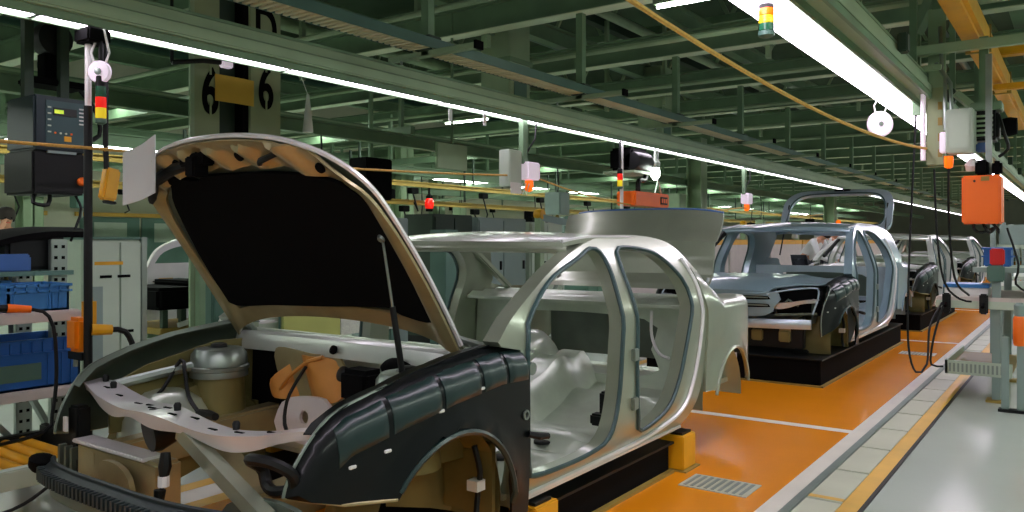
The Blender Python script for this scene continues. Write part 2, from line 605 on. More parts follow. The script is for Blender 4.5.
        fp = put(MB().plate(fo_, [], lambda y, z, t: fend(y, z, t, s), .012, .035), 'front_fender', 'dark' if s > 0 or hatch else 'rim')
        tp = [(y, z - .002) for y, z in spl(FEND_TOP[4 if hatch else 2:], .05, False)]
        put(MB().grid(lambda u, v, t: fend(*tp[round(u * (len(tp) - 1))], -.002 + .06 * v, s) + Vector((0, 0, .006 - .008 * v - .004 * t)), len(tp) - 1, 3, 1), 'fender_flange', 'rim' if s < 0 else 'dark', fp)
        put(MB().tube([fend(y, z, .004, s) for y, z in arc(AY, AZ, AR + .004, 0, 146, 20)], .012, 6), 'arch_lip', 'dark_pad', fp)
        ed = spl((ft[:5] if not hatch else ft[:5]), .03, False)
        put(MB().tube([fend(y, z, .002, s) for y, z in ed], .006, 6), 'edge_highlight', 'steel' if s > 0 else 'rim', fp)  # pale tube stands in for the highlight along the fender front
        if not hatch:
            put(MB().tube([fend(y, z, .002, s) for y, z in ((1.57, .50), (1.72, .46), (1.885, .445))], .006, 6), 'lower_edge', 'khaki', fp)
        if s > 0:
            for y0, y1 in (((1.70, 1.865),) if not hatch else ()) + ((1.885, 2.085), (2.105, 2.30), (2.32, 2.455), (2.475, 2.60)):
                def pad(u, v, t, y0=y0, y1=y1):
                    yy = y0 + (y1 - y0) * u
                    zt = ztop(yy)
                    e = min(u, 1 - u, v * .8, (1 - v) * .8)
                    return fend(yy, zt - .020 - .115 * v, -.003 - .012 * min(1, e / .12) + .012 * t, s)
                put(MB().grid(pad, 10, 10, 1), 'fender_pad', 'dark_pad', fp)
            for y, z in ((1.74, .575), (1.86, .605), (2.08, .70), (2.30, .745)):
                c = fend(y, z, -.002, s)
                put(MB().box(c - Vector((.004, .014, .005)), c + Vector((.006, .014, .005))), 'clip', 'white', fp, bevel=.002)
            c = fend(2.58, .60, -.003, s)
            put(MB().lathe([(.020, 0), (.020, .006), (.012, .006), (.012, 0)], c, (1, 0, 0), 14), 'fender_grommet', 'steel', fp)
            put(MB().tube([fend(2.60, .52, -.005, s), fend(2.63, .51, -.03, s), fend(2.69, .50, -.035, s)], [.012, .016, .013], 8), 'door_cable_plug', 'rubber', fp)
    # floor pan with tunnel, seat members and sills inside
    def pan(u, v, t):
        x = -.82 + 1.64 * u
        y = 2.56 + 1.9 * v
        z = .27 + .015 * math.sin(v * 46) * (abs(x) < .7) - .02 * t
        k = abs(x)
        z += .19 * (1 - min(1, max(0, (k - .09) / .10))) if k < .19 else 0
        z += .10 * max(0, min(1, (v - .72) / .08)) + .05 * (abs(v - .42) < .04) * (k > .19)
        return warp((x, y, z))
    fpan = put(MB().grid(pan, 44, 48, 1), 'floor_pan', inner)
    for s in (1, -1):
        for y, z in ((2.95, .272), (3.30, .272)):
            put(MB().lathe([(.045, .0), (.045, .012), (.03, .016)], (s * .52, my(y), z + .012), (0, 0, 1), 16), 'floor_grommet', 'rubber', fpan)
        put(MB().bar((s * .5, 2.62, .33), (s * .36, 3.3, .30), .07, .05), 'floor_channel', 'white_metal', fpan, bevel=.01)
    put(MB().grid(lambda u, v, t: warp((-.80 + 1.6 * u, 2.58 - .05 * math.sin(v * PI) - .015 * t, .26 + .58 * v)), 16, 8, 1), 'firewall', inner)
    put(MB().tube([(-.80, 2.80, .74), (-.4, 2.83, .76), (.4, 2.83, .76), (.80, 2.80, .74)], .028, 10), 'dash_tube', 'steel')
    # rear bulkhead with the pass-through, parcel shelf
    bo = poly([(-.80, .36), (.80, .36), (.80, .90), (-.80, .90)], .08)
    ho = spl([(-.52, .46), (.52, .46), (.55, .62), (.50, .80), (-.50, .80), (-.55, .62)], .06)
    put(MB().plate(bo, [ho], lambda x, z, t: warp((x, 4.44 + .06 * (z - .36) + t, z)), .03, .09), 'rear_bulkhead', inner)
    if not hatch:
        put(MB().grid(lambda u, v, t: Vector((-.79 + 1.58 * u, 4.34 + .42 * v, .905 + .03 * math.sin(v * PI * 3) ** 2 + .012 * v - .02 * t)), 8, 14, 1), 'parcel_shelf', inner)
    else:
        put(MB().box((-.7, my(4.9), .45), (.7, my(5.0), .50)), 'parcel_shelf', inner)
    put(MB().box((-.75, my(4.45), .34), (.75, my(5.30), .37)), 'trunk_floor', inner)
    # roof
    yf, yr = (3.02, 4.78) if hatch else (3.06, 4.22)

    def roofz(x, y):
        k = (y - yf) / (yr - yf)
        return 1.298 + .036 * (1 - (x / .69) ** 2) - .055 * (1 - min(1, k / .45)) ** 2 - .04 * max(0, (k - .6) / .4) ** 2

    def roof(u, v, t):
        x = -.69 + 1.38 * u
        yy = yf + .17 * (abs(x) / .69) ** 2 * (1 - v) + (yr - yf) * v + (.06 * (1 - (x / .69) ** 2) * v if not hatch else 0)
        return warp((x, yy, roofz(x, yy))) - Vector((0, 0, .02 * t))
    rf = put(MB().grid(roof, 24, 24, 1), 'roof', body)
    put(MB().tube([roof(i / 16, 0, .9) - Vector((0, -.02, .014)) for i in range(17)], .022, 8), 'header', body, rf)
    put(MB().tube([roof(i / 16, 1, .9) - Vector((0, .02, .012)) for i in range(17)], .022, 8), 'header', body, rf)
    for s in (1, -1):   # roof ditch moulding
        put(MB().tube([roof(.5 + s * .492, i / 20, 0) + Vector((0, 0, .003)) for i in range(21)], .009, 6), 'drip_rail', 'white_metal', rf)
        if not hatch:   # inner posts beside the backlight
            put(MB().bar((s * .67, 4.2, 1.255), (s * .71, 4.72, .95), .05, .04), 'rear_window_post', body, bevel=.008)
        # inner windscreen posts
        if s < 0:
            put(MB().bar((s * .75, 2.62, mz(.96)), (s * .655, 3.2, mz(1.235)), .05, .05), 'windscreen_post', 'rubber' if s < 0 else body, bevel=.01)
    # cowl
    def cowl(u, v, t):
        x = -.76 + 1.52 * u
        return Vector((x, 2.45 - .05 * (1 - (x / .76) ** 2) + .10 * v, .812 + .020 * math.sin(v * PI) + .02 * (1 - (x / .76) ** 2) - .035 * t - .03 * (v < .01)))
    put(MB().grid(cowl, 24, 8, 1), 'cowl', 'pale_silver' if not hatch else body)
    # rear panel, darker than the body for the shade inside the trunk
    put(MB().grid(lambda u, v, t: warp((-.74 + 1.48 * u, 5.36 + .035 * math.sin(PI * u) - .02 * t, .42 + .40 * v)), 12, 6, 1), 'rear_panel', 'rim')
    # ---- front end common: rails, strut towers, crossmembers
    for s in (1, -1):
        put(MB().bar((s * .50, 1.60, .40), (s * .48, 2.55, .44), .10, .13), 'chassis_rail', 'khaki', bevel=.012)
        st = put(MB().lathe([(.10, .65), (.13, .652), (.13, .665), (.128, .68), (.136, .685), (.136, .70), (.128, .705), (.124, .755), (.105, .78), (.05, .787), (.045, .775), (.02, .775)], (s * .60, 2.25, 0), (0, 0, 1), 28), 'strut_tower', 'steel')
        put(MB().lathe([(.125, .42), (.118, .55), (.112, .655)], (s * .60, 2.25, 0), (0, 0, 1), 22), 'tower_leg', 'olive', st)
        if s < 0:
            put(MB().lathe([(.20, .42), (.19, .50), (.15, .57), (.09, .61), (.02, .62)], (s * .66, 2.02, 0), (0, 0, 1), 24), 'housing_dome', 'silver_in', st)
        put(MB().lathe([(.04, .775), (.035, .80), (.02, .805)], (s * .60, 2.25, 0), (0, 0, 1), 14), 'strut_cap', 'rubber', st)
        put(MB().plate(poly([(1.78, .46), (2.56, .42), (2.56, .80), (2.3, .80), (1.95, .73), (1.78, .66)], .08), [], lambda y, z, t: Vector((s * (.70 + .03 * (z - .5) - t), y, z)), .015, .1), 'inner_wing', 'olive' if not hatch else 'rim')
        put(MB().tube([(s * .70, 1.80, .66), (s * .66, 2.0, .69), (s * .62, 2.16, .71)], .022, 8), 'wing_brace', 'steel')
    # upper front crossmember
    front = spl([(-.74, 1.70), (-.60, 1.665), (-.36, 1.63), (-.1, 1.575), (.12, 1.56), (.40, 1.575), (.62, 1.63), (.76, 1.70)], .03, False)
    rear = spl([(.76, 1.76), (.60, 1.71), (.38, 1.665), (.1, 1.675), (-.15, 1.73), (-.40, 1.78), (-.62, 1.80), (-.78, 1.79)], .03, False)
    cz = lambda x, y: .655 + .012 * math.cos(x * 9) + .02 * max(0, (abs(x) - .55)) / .2
    cm = put(MB().plate(front + rear, [], lambda x, y, t: Vector((x, y, cz(x, y) - t)), .012, .035), 'front_crossmember', 'white_metal' if not hatch else 'blue_in')
    put(MB().grid(lambda u, v, t: Vector((front[round(u * (len(front) - 1))][0], front[round(u * (len(front) - 1))][1] + .012 * v + .006 * t - .004, cz(*front[round(u * (len(front) - 1))]) - .055 * v * (.55 + .45 * math.cos(front[round(u * (len(front) - 1))][0] * 7) ** 2))), len(front) - 1, 4, 1), 'front_lip', 'white_metal' if not hatch else 'blue_in', cm)
    if not hatch:
        for x, y in ((-.62, 1.73), (-.5, 1.72), (-.32, 1.70), (-.22, 1.69), (-.12, 1.64), (-.05, 1.66), (.06, 1.61), (.15, 1.64), (.3, 1.61), (.42, 1.63), (.55, 1.66)):
            put(MB().box((x - .022, y - .005, cz(x, y) - .002), (x + .022, y + .005, cz(x, y) + .003)), 'slot', 'black', cm)
        for x, y in ((-.70, 1.77), (-.60, 1.75), (.02, 1.655), (.36, 1.66)):
            put(MB().lathe([(.012, 0), (.014, .02), (.009, .028)], (x, y, cz(x, y)), (0, 0, 1), 10), 'rubber_stop', 'rubber', cm)
    return root, put, T, warp, my, mz


car1, put, T1, warp1, _, _ = make_car('sedan_body', 0, 0, 'silver unfinished sedan body with raised black-lined bonnet and a black front fender', 'sedan', True, 'silver', 'silver_in')

# --- raised hood of the sedan
HY, HZ = 2.49, .855
hu = Vector((0, -.61, .79))          # from the hinge to the free edge
hn = Vector((0, -.79, -.61))         # underside normal, towards the front of the car


def hood(a, L, t):
    bend = .035 * (abs(a) / .72) ** 4 + .045 * max(0, (L - .72) / .34) ** 2 - .02 * math.sin(min(1, L) * PI)
    return Vector((a, HY, HZ)) + hu * L + hn * (bend + t)


half = [(.72, 0), (.72, .35), (.70, .66), (.665, .82), (.56, .95), (.40, 1.035), (.2, 1.075), (0, 1.085)]
ho = chain(('s', half + [(-a, L) for a, L in half[::-1][1:]]), ('s', [(-.72, 0), (-.68, .04), (-.5, .095), (-.25, .125), (0, .135), (.25, .125), (.5, .095), (.68, .04), (.72, 0)]))
hd = put(MB().plate(ho, [], hood, .008, .05), 'hood', 'silver')
half_i = [(.60, .16), (.64, .35), (.63, .66), (.58, .80), (.46, .87), (.25, .92), (0, .93)]
hi = chain(('s', half_i + [(-a, L) for a, L in half_i[::-1][1:]]), ('s', [(-.60, .16), (-.3, .20), (0, .21), (.3, .20), (.60, .16)]))
sh = lambda pts, k: [(a * k, .03 + (L - .03) * k) for a, L in pts]


def frame_in(a, L, t):      # pressed inner frame: ribs and beads
    e = .022 * math.sin((a + .5 * (L - .9)) * 34) * min(1, max(0, (L - .80) / .06)) * (L < 1.03) + .012 * math.exp(-((abs(a) - .66) / .03) ** 2)
    return hood(a, L, .010 + max(0, e + .012) + t)


hf = put(MB().plate(sh(ho, .985), [hi], frame_in, .012, .022), 'hood_inner_frame', 'khaki', hd)
put(MB().tube([hood(a, L, .010) for a, L in sh(ho, .992) if L > .04], .010, 6), 'hood_hem', 'white_metal', hd)
PAD = spl([(-.60, .185), (-.3, .19), (0, .20), (.42, .22), (.47, .19), (.60, .17), (.655, .22), (.665, .5), (.645, .72), (.54, .83), (.3, .885), (0, .90), (-.22, .90), (-.26, .88), (-.36, .90), (-.43, .93), (-.47, .86), (-.55, .76), (-.62, .5), (-.635, .28)], .04)
put(MB().plate(PAD, [], lambda a, L, t: hood(a, L, .022 + .018 * min(1, t / .012)), .012, .06), 'insulation_pad', 'black', hd)
for a, L in ((-.30, .975), (.12, .985), (-.5, .88), (.5, .90)):
    p = hood(a, L, .03)
    put(MB().lathe([(.022, 0), (.02, .008), (.008, .010)], p, hn, 12), 'hood_hole', 'black', hd)
# latch bracket and safety catch
p = hood(-.13, .985, .03)
put(MB().box(p - Vector((.10, .03, .025)), p + Vector((.07, .02, .03))).box(p + Vector((-.03, -.05, -.07)), p + Vector((.03, .02, .01))), 'latch_catch', 'black', hd, bevel=.006)
put(MB().tube([hood(-.70 + .03, .80, .03), hood(-.55, .90, .045), hood(-.35, .955, .045), hood(-.2, .975, .04)], [.02, .026, .026, .02], 8), 'hood_seal', 'rubber', hd)
put(MB().tube([hood(.18, .93, .03), hood(.26, .97, .06), hood(.34, .985, .04)], .012, 8), 'cable_clip', 'rubber', hd)
# gas strut
a_, b_ = Vector((.63, 2.19, .76)), hood(.60, .58, .035)
gs = put(MB().tube([a_, a_.lerp(b_, .52)], .012, 10), 'gas_strut', 'rubber', car1)
put(MB().tube([a_.lerp(b_, .52), b_], .005, 8), 'strut_rod', 'steel', gs)
put(MB().lathe([(.018, -.015), (.02, 0), (.012, .016)], b_, hn, 10), 'ball_joint', 'steel', gs)
# hinges
for s in (1, -1):
    put(MB().tube([(s * .74, 2.56, .80), (s * .735, 2.52, .86), hood(s * .69, .10, .02)], [.016, .02, .014], 8), 'hood_hinge', 'steel', car1)

# --- engine bay of the sedan
fw = MB().plate(poly([(-.66, .42), (-.34, .42), (-.26, .56), (-.34, .66), (-.40, .815), (-.62, .815)], .06), [], lambda x, z, t: Vector((x, 2.475 + .05 * (.8 - z) - t, z)), .02, .08)
put(fw, 'bay_insulation', 'black', car1)
fs = put(MB().plate(spl([(-.40, .775), (-.10, .775), (.04, .77), (.08, .66), (0, .6), (-.22, .57), (-.32, .59)], .05), [], lambda x, z, t: Vector((x, 2.42 + .05 * math.sin(x * 9) * (z - .5) - t, z)), .012, .05), 'heat_shield', 'khaki', car1)
put(MB().plate(spl([(-.40, .575), (-.31, .69), (-.20, .76), (-.08, .77), (0, .76), (.10, .70), (.05, .58), (-.16, .56)], .03), [], lambda x, z, t: Vector((x, 2.395 + .03 * math.sin(x * 21 + z * 9) - t, z)), .008, .04), 'orange_film', 'orange_film', fs)
put(MB().tube([(-.31, 2.37, .60), (-.23, 2.36, .67), (-.11, 2.36, .745), (-.02, 2.37, .77)], .010, 6), 'film_fold', 'orange_film', fs)
put(MB().plate(spl([(-.25, .42), (.05, .40), (.10, .52), (.04, .60), (-.18, .585), (-.26, .52)], .05), [spl(arc(-.08, .51, .03, 0, 330, 8), .03)], lambda x, z, t: Vector((x, 2.33 + .1 * (z - .5) - t, z)), .015, .05), 'lower_bracket', 'white_metal', car1)
bb = put(MB().lathe([(.03, -.10), (.10, -.08), (.125, 0), (.10, .05), (.05, .07)], (.40, 2.44, .68), (0, -1, .15), 24), 'brake_booster', 'black', car1)
put(MB().lathe([(.035, 0), (.035, .05), (.045, .06), (.045, .09), (.03, .10)], (.40, 2.40, .70), (0, -.5, 1), 16), 'fluid_reservoir', 'black', bb)
put(MB().box((.24, 2.22, .63), (.40, 2.34, .765)).box((.27, 2.24, .54), (.35, 2.32, .64)), 'control_unit', 'black', car1, bevel=.02)
put(MB().lathe([(.01, 0), (.02, .01), (.02, .02), (.01, .025)], (.03, 2.40, .80), (0, -1, .4), 16), 'grommet', 'black', car1)
put(MB().lathe([(.015, 0), (.035, .01), (.035, .02), (.015, .03)], (.09, 2.40, .70), (0, -1, .4), 16), 'grommet', 'rubber', car1)
put(MB().tube(spl([(-.70, 1.80, .56), (-.62, 1.95, .60), (-.64, 2.08, .74), (-.56, 2.05, .70), (-.5, 2.03, .60), (-.38, 2.0, .55)], .04, False), .009, 6), 'wiring_loom', 'rubber', car1)
put(MB().tube([(-.38, 2.0, .55), (-.28, 1.98, .555), (-.20, 1.96, .56)], [.014, .022, .016], 8), 'loom_plug', 'rubber', car1)
put(MB().tube(spl([(.30, 2.2, .52), (.1, 2.1, .50), (-.05, 2.2, .6), (-.12, 2.36, .72)], .04, False), .008, 6), 'wiring_loom', 'rubber', car1)
# tan bumper beam with a bracket, pale top
tb = put(MB().box((-.60, 1.60, .29), (-.02, 1.70, .475)), 'bumper_beam', 'khaki', car1, bevel=.012)
put(MB().box((-.62, 1.59, .470), (-.10, 1.68, .485)), 'beam_top', 'white_metal', tb, bevel=.004)
put(MB().plate(spl([(-.34, .44), (-.20, .45), (-.12, .38), (-.15, .22), (-.26, .20), (-.32, .3)], .04), [spl(arc(-.22, .30, .012, 0, 330, 8), .01)], lambda x, z, t: Vector((x, 1.575 - t, z)), .02, .05), 'tow_bracket', 'khaki', tb)
put(MB().lathe([(.012, 0), (.012, .004)], (-.29, 1.598, .40), (0, -1, 0), 10), 'beam_hole', 'black', tb)
put(MB().box((-.78, 1.62, .30), (-.62, 1.70, .40)).box((-.74, 1.63, .38), (-.66, 1.69, .60)), 'crash_box', 'rubber', car1, bevel=.01)
for x in (-.75, -.70, -.65):
    put(MB().box((x - .008, 1.60, .24), (x + .008, 1.63, .44)), 'grille_strut', 'rim', car1)
put(MB().box((-.715, 1.60, .50), (-.69, 1.61, .56)), 'marker_tag', 'white', car1)
# air duct under the crossmember
put(MB().lathe([(.075, 0), (.08, .03), (.06, .10)], (-.08, 1.60, .585), (.2, .9, .15), 16), 'air_duct', 'rubber', car1)
# diagonal light bracket and black ring duct by the near fender
put(MB().bar((.16, 1.60, .63), (.74, 1.50, .475), .042, .012).bar((.14, 1.58, .62), (.72, 1.48, .46), .010, .05), 'lamp_bracket', 'silver', car1)
put(MB().bar((.20, 1.66, .62), (.50, 1.74, .32), .10, .02), 'lamp_bracket', 'khaki', car1)
ring = spl([(x_ - .02, y_, z_ - .025) for x_, y_, z_ in [(.60, 1.60, .585), (.615, 1.545, .625), (.67, 1.51, .645), (.74, 1.53, .640), (.765, 1.58, .60), (.745, 1.60, .55), (.68, 1.585, .53), (.62, 1.60, .54)]], .02)
put(MB().tube(ring, .019, 8, True), 'duct_ring', 'rubber', car1)
put(MB().tube([(.60, 1.56, .40), (.68, 1.50, .42), (.74, 1.49, .44), (.80, 1.52, .44)], .026, 8), 'lower_duct', 'rubber', car1)
put(MB().plate(spl([(.50, .36), (.80, .36), (.86, .46), (.70, .50), (.52, .46)], .04), [spl([(.58, .40), (.72, .40), (.74, .44), (.60, .45)], .03)], lambda x, z, t: Vector((x, 1.53 + .1 * (x - .5) - t, z)), .02, .05), 'fog_lamp_bracket', 'rim', car1)
wl = put(MB().tube(spl([(.20, 1.50, .56), (.21, 1.49, .49), (.20, 1.48, .43), (.25, 1.46, .39), (.36, 1.45, .40), (.46, 1.45, .40), (.56, 1.46, .36)], .03, False), .007, 6), 'lamp_loom', 'rubber', car1)
put(MB().tube([(.20, 1.50, .575), (.205, 1.495, .53), (.205, 1.49, .49)], [.016, .022, .014], 8), 'plug', 'rubber', wl)
put(MB().tube([(.205, 1.49, .50), (.205, 1.49, .465)], .019, 8), 'plug_collar', 'white', wl)
put(MB().tube([(.20, 1.48, .455), (.20, 1.475, .41)], [.020, .016], 8), 'plug', 'rubber', wl)
# ribbed dark foam absorber, carried on a thin pale beam
cl = spl([(-.60, 1.50, .40), (-.50, 1.455, .405), (-.30, 1.425, .41), (0, 1.405, .42), (.3, 1.40, .425), (.55, 1.43, .43), (.72, 1.49, .43)], .03, False)
fb = put(MB().grid(lambda u, v, t: Vector(cl[round(u * (len(cl) - 1))]) + Vector((0, .022 - .05 * v, .028 - .03 * v * v - .02 * t)), len(cl) - 1, 5, 1), 'foam_absorber', 'foam', car1)
mb = MB()
for i in range(1, len(cl) - 1, 1):
    c = Vector(cl[i])
    mb.box(c + Vector((-.007, -.045, -.03)), c + Vector((.007, -.012, .012)))
put(mb, 'rib_pattern', 'foam', fb)
put(MB().tube([Vector(c) + Vector((0, .012, .030)) for c in cl], .009, 6), 'foam_ridge', 'foam', fb)
put(MB().tube([Vector(c) + Vector((0, -.028, -.028)) for c in cl], .010, 6), 'foam_ridge', 'foam', fb)
put(MB().lathe([(.03, 0), (.045, .02), (.045, .05), (.02, .06)], (-.63, 1.475, .385), (.3, 0, 1), 12), 'end_clip', 'black', fb)
put(MB().grid(lambda u, v, t: Vector(cl[round(u * (len(cl) - 1))]) + Vector((0, .0 + .02 * t, -.035 - .06 * v)), len(cl) - 1, 2, 1), 'carrier_beam', 'rim', car1)
# cabin details
put(MB().box((-.30, 3.42, .40), (-.18, 3.52, .56)), 'floor_console_bracket', 'steel', car1, bevel=.01)
put(MB().tube(spl([(-.35, 4.30, .80), (-.36, 4.28, .66), (-.32, 4.27, .58), (-.18, 4.26, .57)], .03, False), .010, 6), 'belt_loop', 'white_metal', car1)
put(MB().tube(spl([(.58, 4.40, .86), (.60, 4.36, .72), (.66, 4.33, .62), (.74, 4.30, .60)], .03, False), .010, 6), 'belt_loop', 'white_metal', car1)
put(MB().box((.64, 3.55, .34), (.78, 3.62, .40)).box((.70, 3.54, .40), (.75, 3.60, .52)), 'belt_reel', 'rubber', car1, bevel=.01)

# trunk lid standing up
def lid(u, v, t):
    pr = [(5.10, .95), (5.20, .985), (5.27, 1.05), (5.285, 1.17), (5.27, 1.285), (5.275, 1.30), (5.31, 1.36), (5.345, 1.435), (5.375, 1.51)]
    f = v * (len(pr) - 1)
    i = min(int(f), len(pr) - 2)
    a, b = Vector((0, *pr[i])), Vector((0, *pr[i + 1]))
    p = a.lerp(b, f - i)
    w = .655 - .02 * math.sin(v * PI) - (.02 * ((v - .75) / .25) ** 3 if v > .75 else 0) - .03 * (1 - v)
    x = (2 * u - 1)
    p.x = w * x
    p.y += .055 * x * x * (v > .3) * min(1, (v - .3) * 3) + .02 * t
    p.z -= .035 * x ** 4 * v
    return p


tl = put(MB().grid(lid, 24, 40, 1), 'trunk_lid', 'silver', car1)
put(MB().tube([lid(i / 24, 1, .5) for i in range(2, 25)], .012, 6), 'blue_edge_tape', 'dblue', tl)
put(MB().tube([lid(.3 + i / 40, .55, 0) - Vector((0, .004, 0)) for i in range(11)], .004, 6), 'lid_badge_strip', 'rim', tl)
for s in (1, -1):
    put(MB().tube(spl([(s * .60, 4.80, .86), (s * .60, 4.95, .80), (s * .60, 5.12, .86), (s * .60, 5.25, 1.02)], .04, False), .016, 8), 'gooseneck_hinge', 'steel', car1)
    put(MB().tube([(s * .70, 5.40, .46), (s * .72, 5.44, .50), (s * .72, 5.44, .40), (s * .70, 5.38, .36), (s * .70, 5.36, .44)], .010, 6), 'bumper_bracket', 'white_metal', car1)


# --- closed front end for the bodies behind
def closed_front(root, put, body, trim):
    hz = lambda x, y: (.885 - .025 * (2.5 - y)) - .10 * max(0, (1.95 - y) / .45) ** 2.2 - .055 * (abs(x) / .74) ** 2.5 + .012 * math.exp(-((abs(x) - .42) / .05) ** 2)
    h = [(0, 1.46), (.25, 1.465), (.36, 1.50), (.44, 1.60), (.58, 1.74), (.70, 1.83), (.745, 1.95), (.75, 2.2), (.75, 2.48)]
    hp = chain(('s', h), ('p', [(.75, 2.48), (0, 2.42), (-.75, 2.48)]), ('s', [(-a, b) for a, b in h[::-1]]))
    hd = put(MB().plate(hp, [], lambda x, y, t: Vector((x, y, hz(x, y) - t)), .012, .05), 'hood', body, root)
    # nose with two grille slots
    def nose(x, z, t):
        return Vector((x, 1.452 + .10 * (x / .5) ** 2 + .10 * (.74 - z) ** 2 - (0 if t else 0) + t, z))
    slots = [spl([(-.40, zz), (-.05, zz - .008), (.05, zz - .008), (.40, zz), (.38, zz + .028), (-.38, zz + .028)], .05) for zz in (.685, .615)]
    no = spl([(-.46, .74), (0, .765), (.46, .74), (.43, .62), (.36, .54), (0, .525), (-.36, .54), (-.43, .62)], .05)
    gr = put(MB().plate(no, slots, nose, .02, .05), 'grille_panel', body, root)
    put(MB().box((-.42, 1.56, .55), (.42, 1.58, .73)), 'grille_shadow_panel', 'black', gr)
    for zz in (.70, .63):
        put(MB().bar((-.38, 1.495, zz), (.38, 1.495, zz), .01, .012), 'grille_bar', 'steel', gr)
    # open headlamp pockets, a black sheet standing for the dark inside
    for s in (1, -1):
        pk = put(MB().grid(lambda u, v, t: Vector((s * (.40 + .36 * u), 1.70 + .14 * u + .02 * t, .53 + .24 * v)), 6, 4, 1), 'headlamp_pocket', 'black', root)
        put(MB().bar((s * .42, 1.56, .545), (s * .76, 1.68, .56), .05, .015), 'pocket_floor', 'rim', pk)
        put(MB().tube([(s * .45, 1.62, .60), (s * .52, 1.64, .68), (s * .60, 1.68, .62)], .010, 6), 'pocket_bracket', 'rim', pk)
        put(MB().tube(spl([(s * .37, 1.50, .73), (s * .46, 1.60, .755), (s * .60, 1.75, .775), (s * .72, 1.84, .775), (s * .755, 1.74, .70), (s * .74, 1.62, .56)], .04, False), .008, 6), 'pocket_rim', trim, pk)
    put(MB().grid(lambda u, v, t: Vector((-.72 + 1.44 * u, 1.50 + .14 * (2 * u - 1) ** 2 + .03 * t - .012 * math.sin(v * PI), .42 + .085 * v)), 16, 5, 1), 'bumper_beam', trim, root)
    lo = put(MB().box((-.66, 1.62, .24), (.66, 1.70, .43)), 'lower_front_panel', 'rubber', root, bevel=.01)
    for x in (-.45, -.2, .25, .5):
        put(MB().box((x - .05, 1.58, .30), (x + .05, 1.63, .40)), 'crash_bracket', 'olive', lo, bevel=.01)


car2, put2, T2, warp2, my2, mz2 = make_car('hatchback_body', 5.70, .07, 'blue-grey hatchback body with closed bonnet, raised tailgate frame and empty lamp pockets', 'hatch', False, 'blue_body', 'blue_in')
closed_front(car2, put2, 'blue_body', 'blue_in')
# tailgate frame swung up
def gate(x, L, t):
    p = Vector((x, my2(5.04), mz2(1.265))) + Vector((0, .70, .714)) * L + Vector((0, .714, -.70)) * (t - .10 * math.sin(L / .85 * PI) - .05 * (x / .66) ** 2)
    return p


go = spl([(-.66, .0), (-.70, .25), (-.68, .45), (-.58, .64), (-.40, .73), (0, .775), (.40, .73), (.58, .64), (.68, .45), (.70, .25), (.66, .0), (.3, -.03), (-.3, -.03)], .05)
gi = spl([(-.57, .07), (-.61, .25), (-.58, .42), (-.48, .57), (-.3, .635), (0, .66), (.3, .635), (.48, .57), (.58, .42), (.61, .25), (.57, .07), (.2, .05), (-.2, .05)], .05)
tg = put2(MB().plate(go, [gi], gate, .05, .05), 'tailgate', 'blue_in', car2)
put2(MB().tube([gate(x, L, .05) for x, L in go if L > .6], .03, 8), 'tailgate_spoiler', 'dark', tg)
put2(MB().tube([gate(x, L, -.004) for x, L in gi], .010, 6, True), 'window_seal', 'seal', tg)
put2(MB().box(gate(-.1, .69, -.06), gate(.1, .76, .02)), 'latch_catch', 'black', tg, bevel=.008)
put2(MB().lathe([(.03, 0), (.03, .02)], gate(.05, .10, -.02), (0, -1, .3), 12), 'high_brake_lamp', 'glass_org', tg)
for s in (1, -1):
    put2(MB().tube([Vector((s * .64, my2(4.85), mz2(1.0))), gate(s * .63, .36, 0)], .010, 8), 'gas_strut', 'rubber', car2)

car3, put3, T3, _, _, _ = make_car('sedan_body', 10.95, .07, 'silver body behind the blue-grey hatchback, with one dark fender and closed bonnet', 'sedan', False, 'pale_silver', 'silver_in')
closed_front(car3, put3, 'pale_silver', 'white_metal')
def lid_closed(u, v, t):
    x = -.66 + 1.32 * u
    return Vector((x, 4.80 + .56 * v, .955 + .01 * math.sin(v * PI) - .02 * abs(x / .66) ** 3 - .02 * t))
put3(MB().grid(lid_closed, 12, 8, 1), 'trunk_lid', 'pale_silver', car3)
car4 = dup(car3, (0, 5.4, 0), 'silver body last of the four in the line, hanging black cables in front')


# skids the bodies stand on
def skid(y0, y1, z, label, sk=None):
    sk = thing('body_skid', (-2.69, (y0 + y1) / 2, 0), label, 'skid', 'skids under the car bodies')
    X0, X1 = -3.52, -1.86
    MB().box((X0, y0, .012), (X1, y1, z)).build('skirt', 'black', sk, bevel=.01)
    MB().box((X0 - .02, y0 - .02, z), (X1 + .02, y1 + .02, z + .012)).build('top_plate', 'rubber', sk)
    mb = MB()
    mb.box((X0 - .03, y0 - .03, .006), (X1 + .03, y0, .02)).box((X1, y0 - .03, .006), (X1 + .03, y1, .02)).box((X0 - .03, y0, .006), (X0, y1, .02))
    mb.build('foot_edge', 'yellow_dull', sk)
    for x in (X0 + .25, X1 - .25):
        for y in (y0 + .35, y1 - .35):
            MB().box((x - .07, y - .07, z + .012), (x + .07, y + .07, z + .05)).build('support_block', 'rubber', sk, bevel=.01)
    return sk


skid(2.62, 4.10, .16, 'low black skid under the silver sedan with the raised bonnet')
s2 = skid(7.22, 11.0, .235, 'long black skid box under the blue-grey hatchback body')
skid(12.47, 16.2, .235, 'long black skid box under the silver body behind the hatchback')
skid(17.87, 21.6, .235, 'long black skid box under the last body in the line')
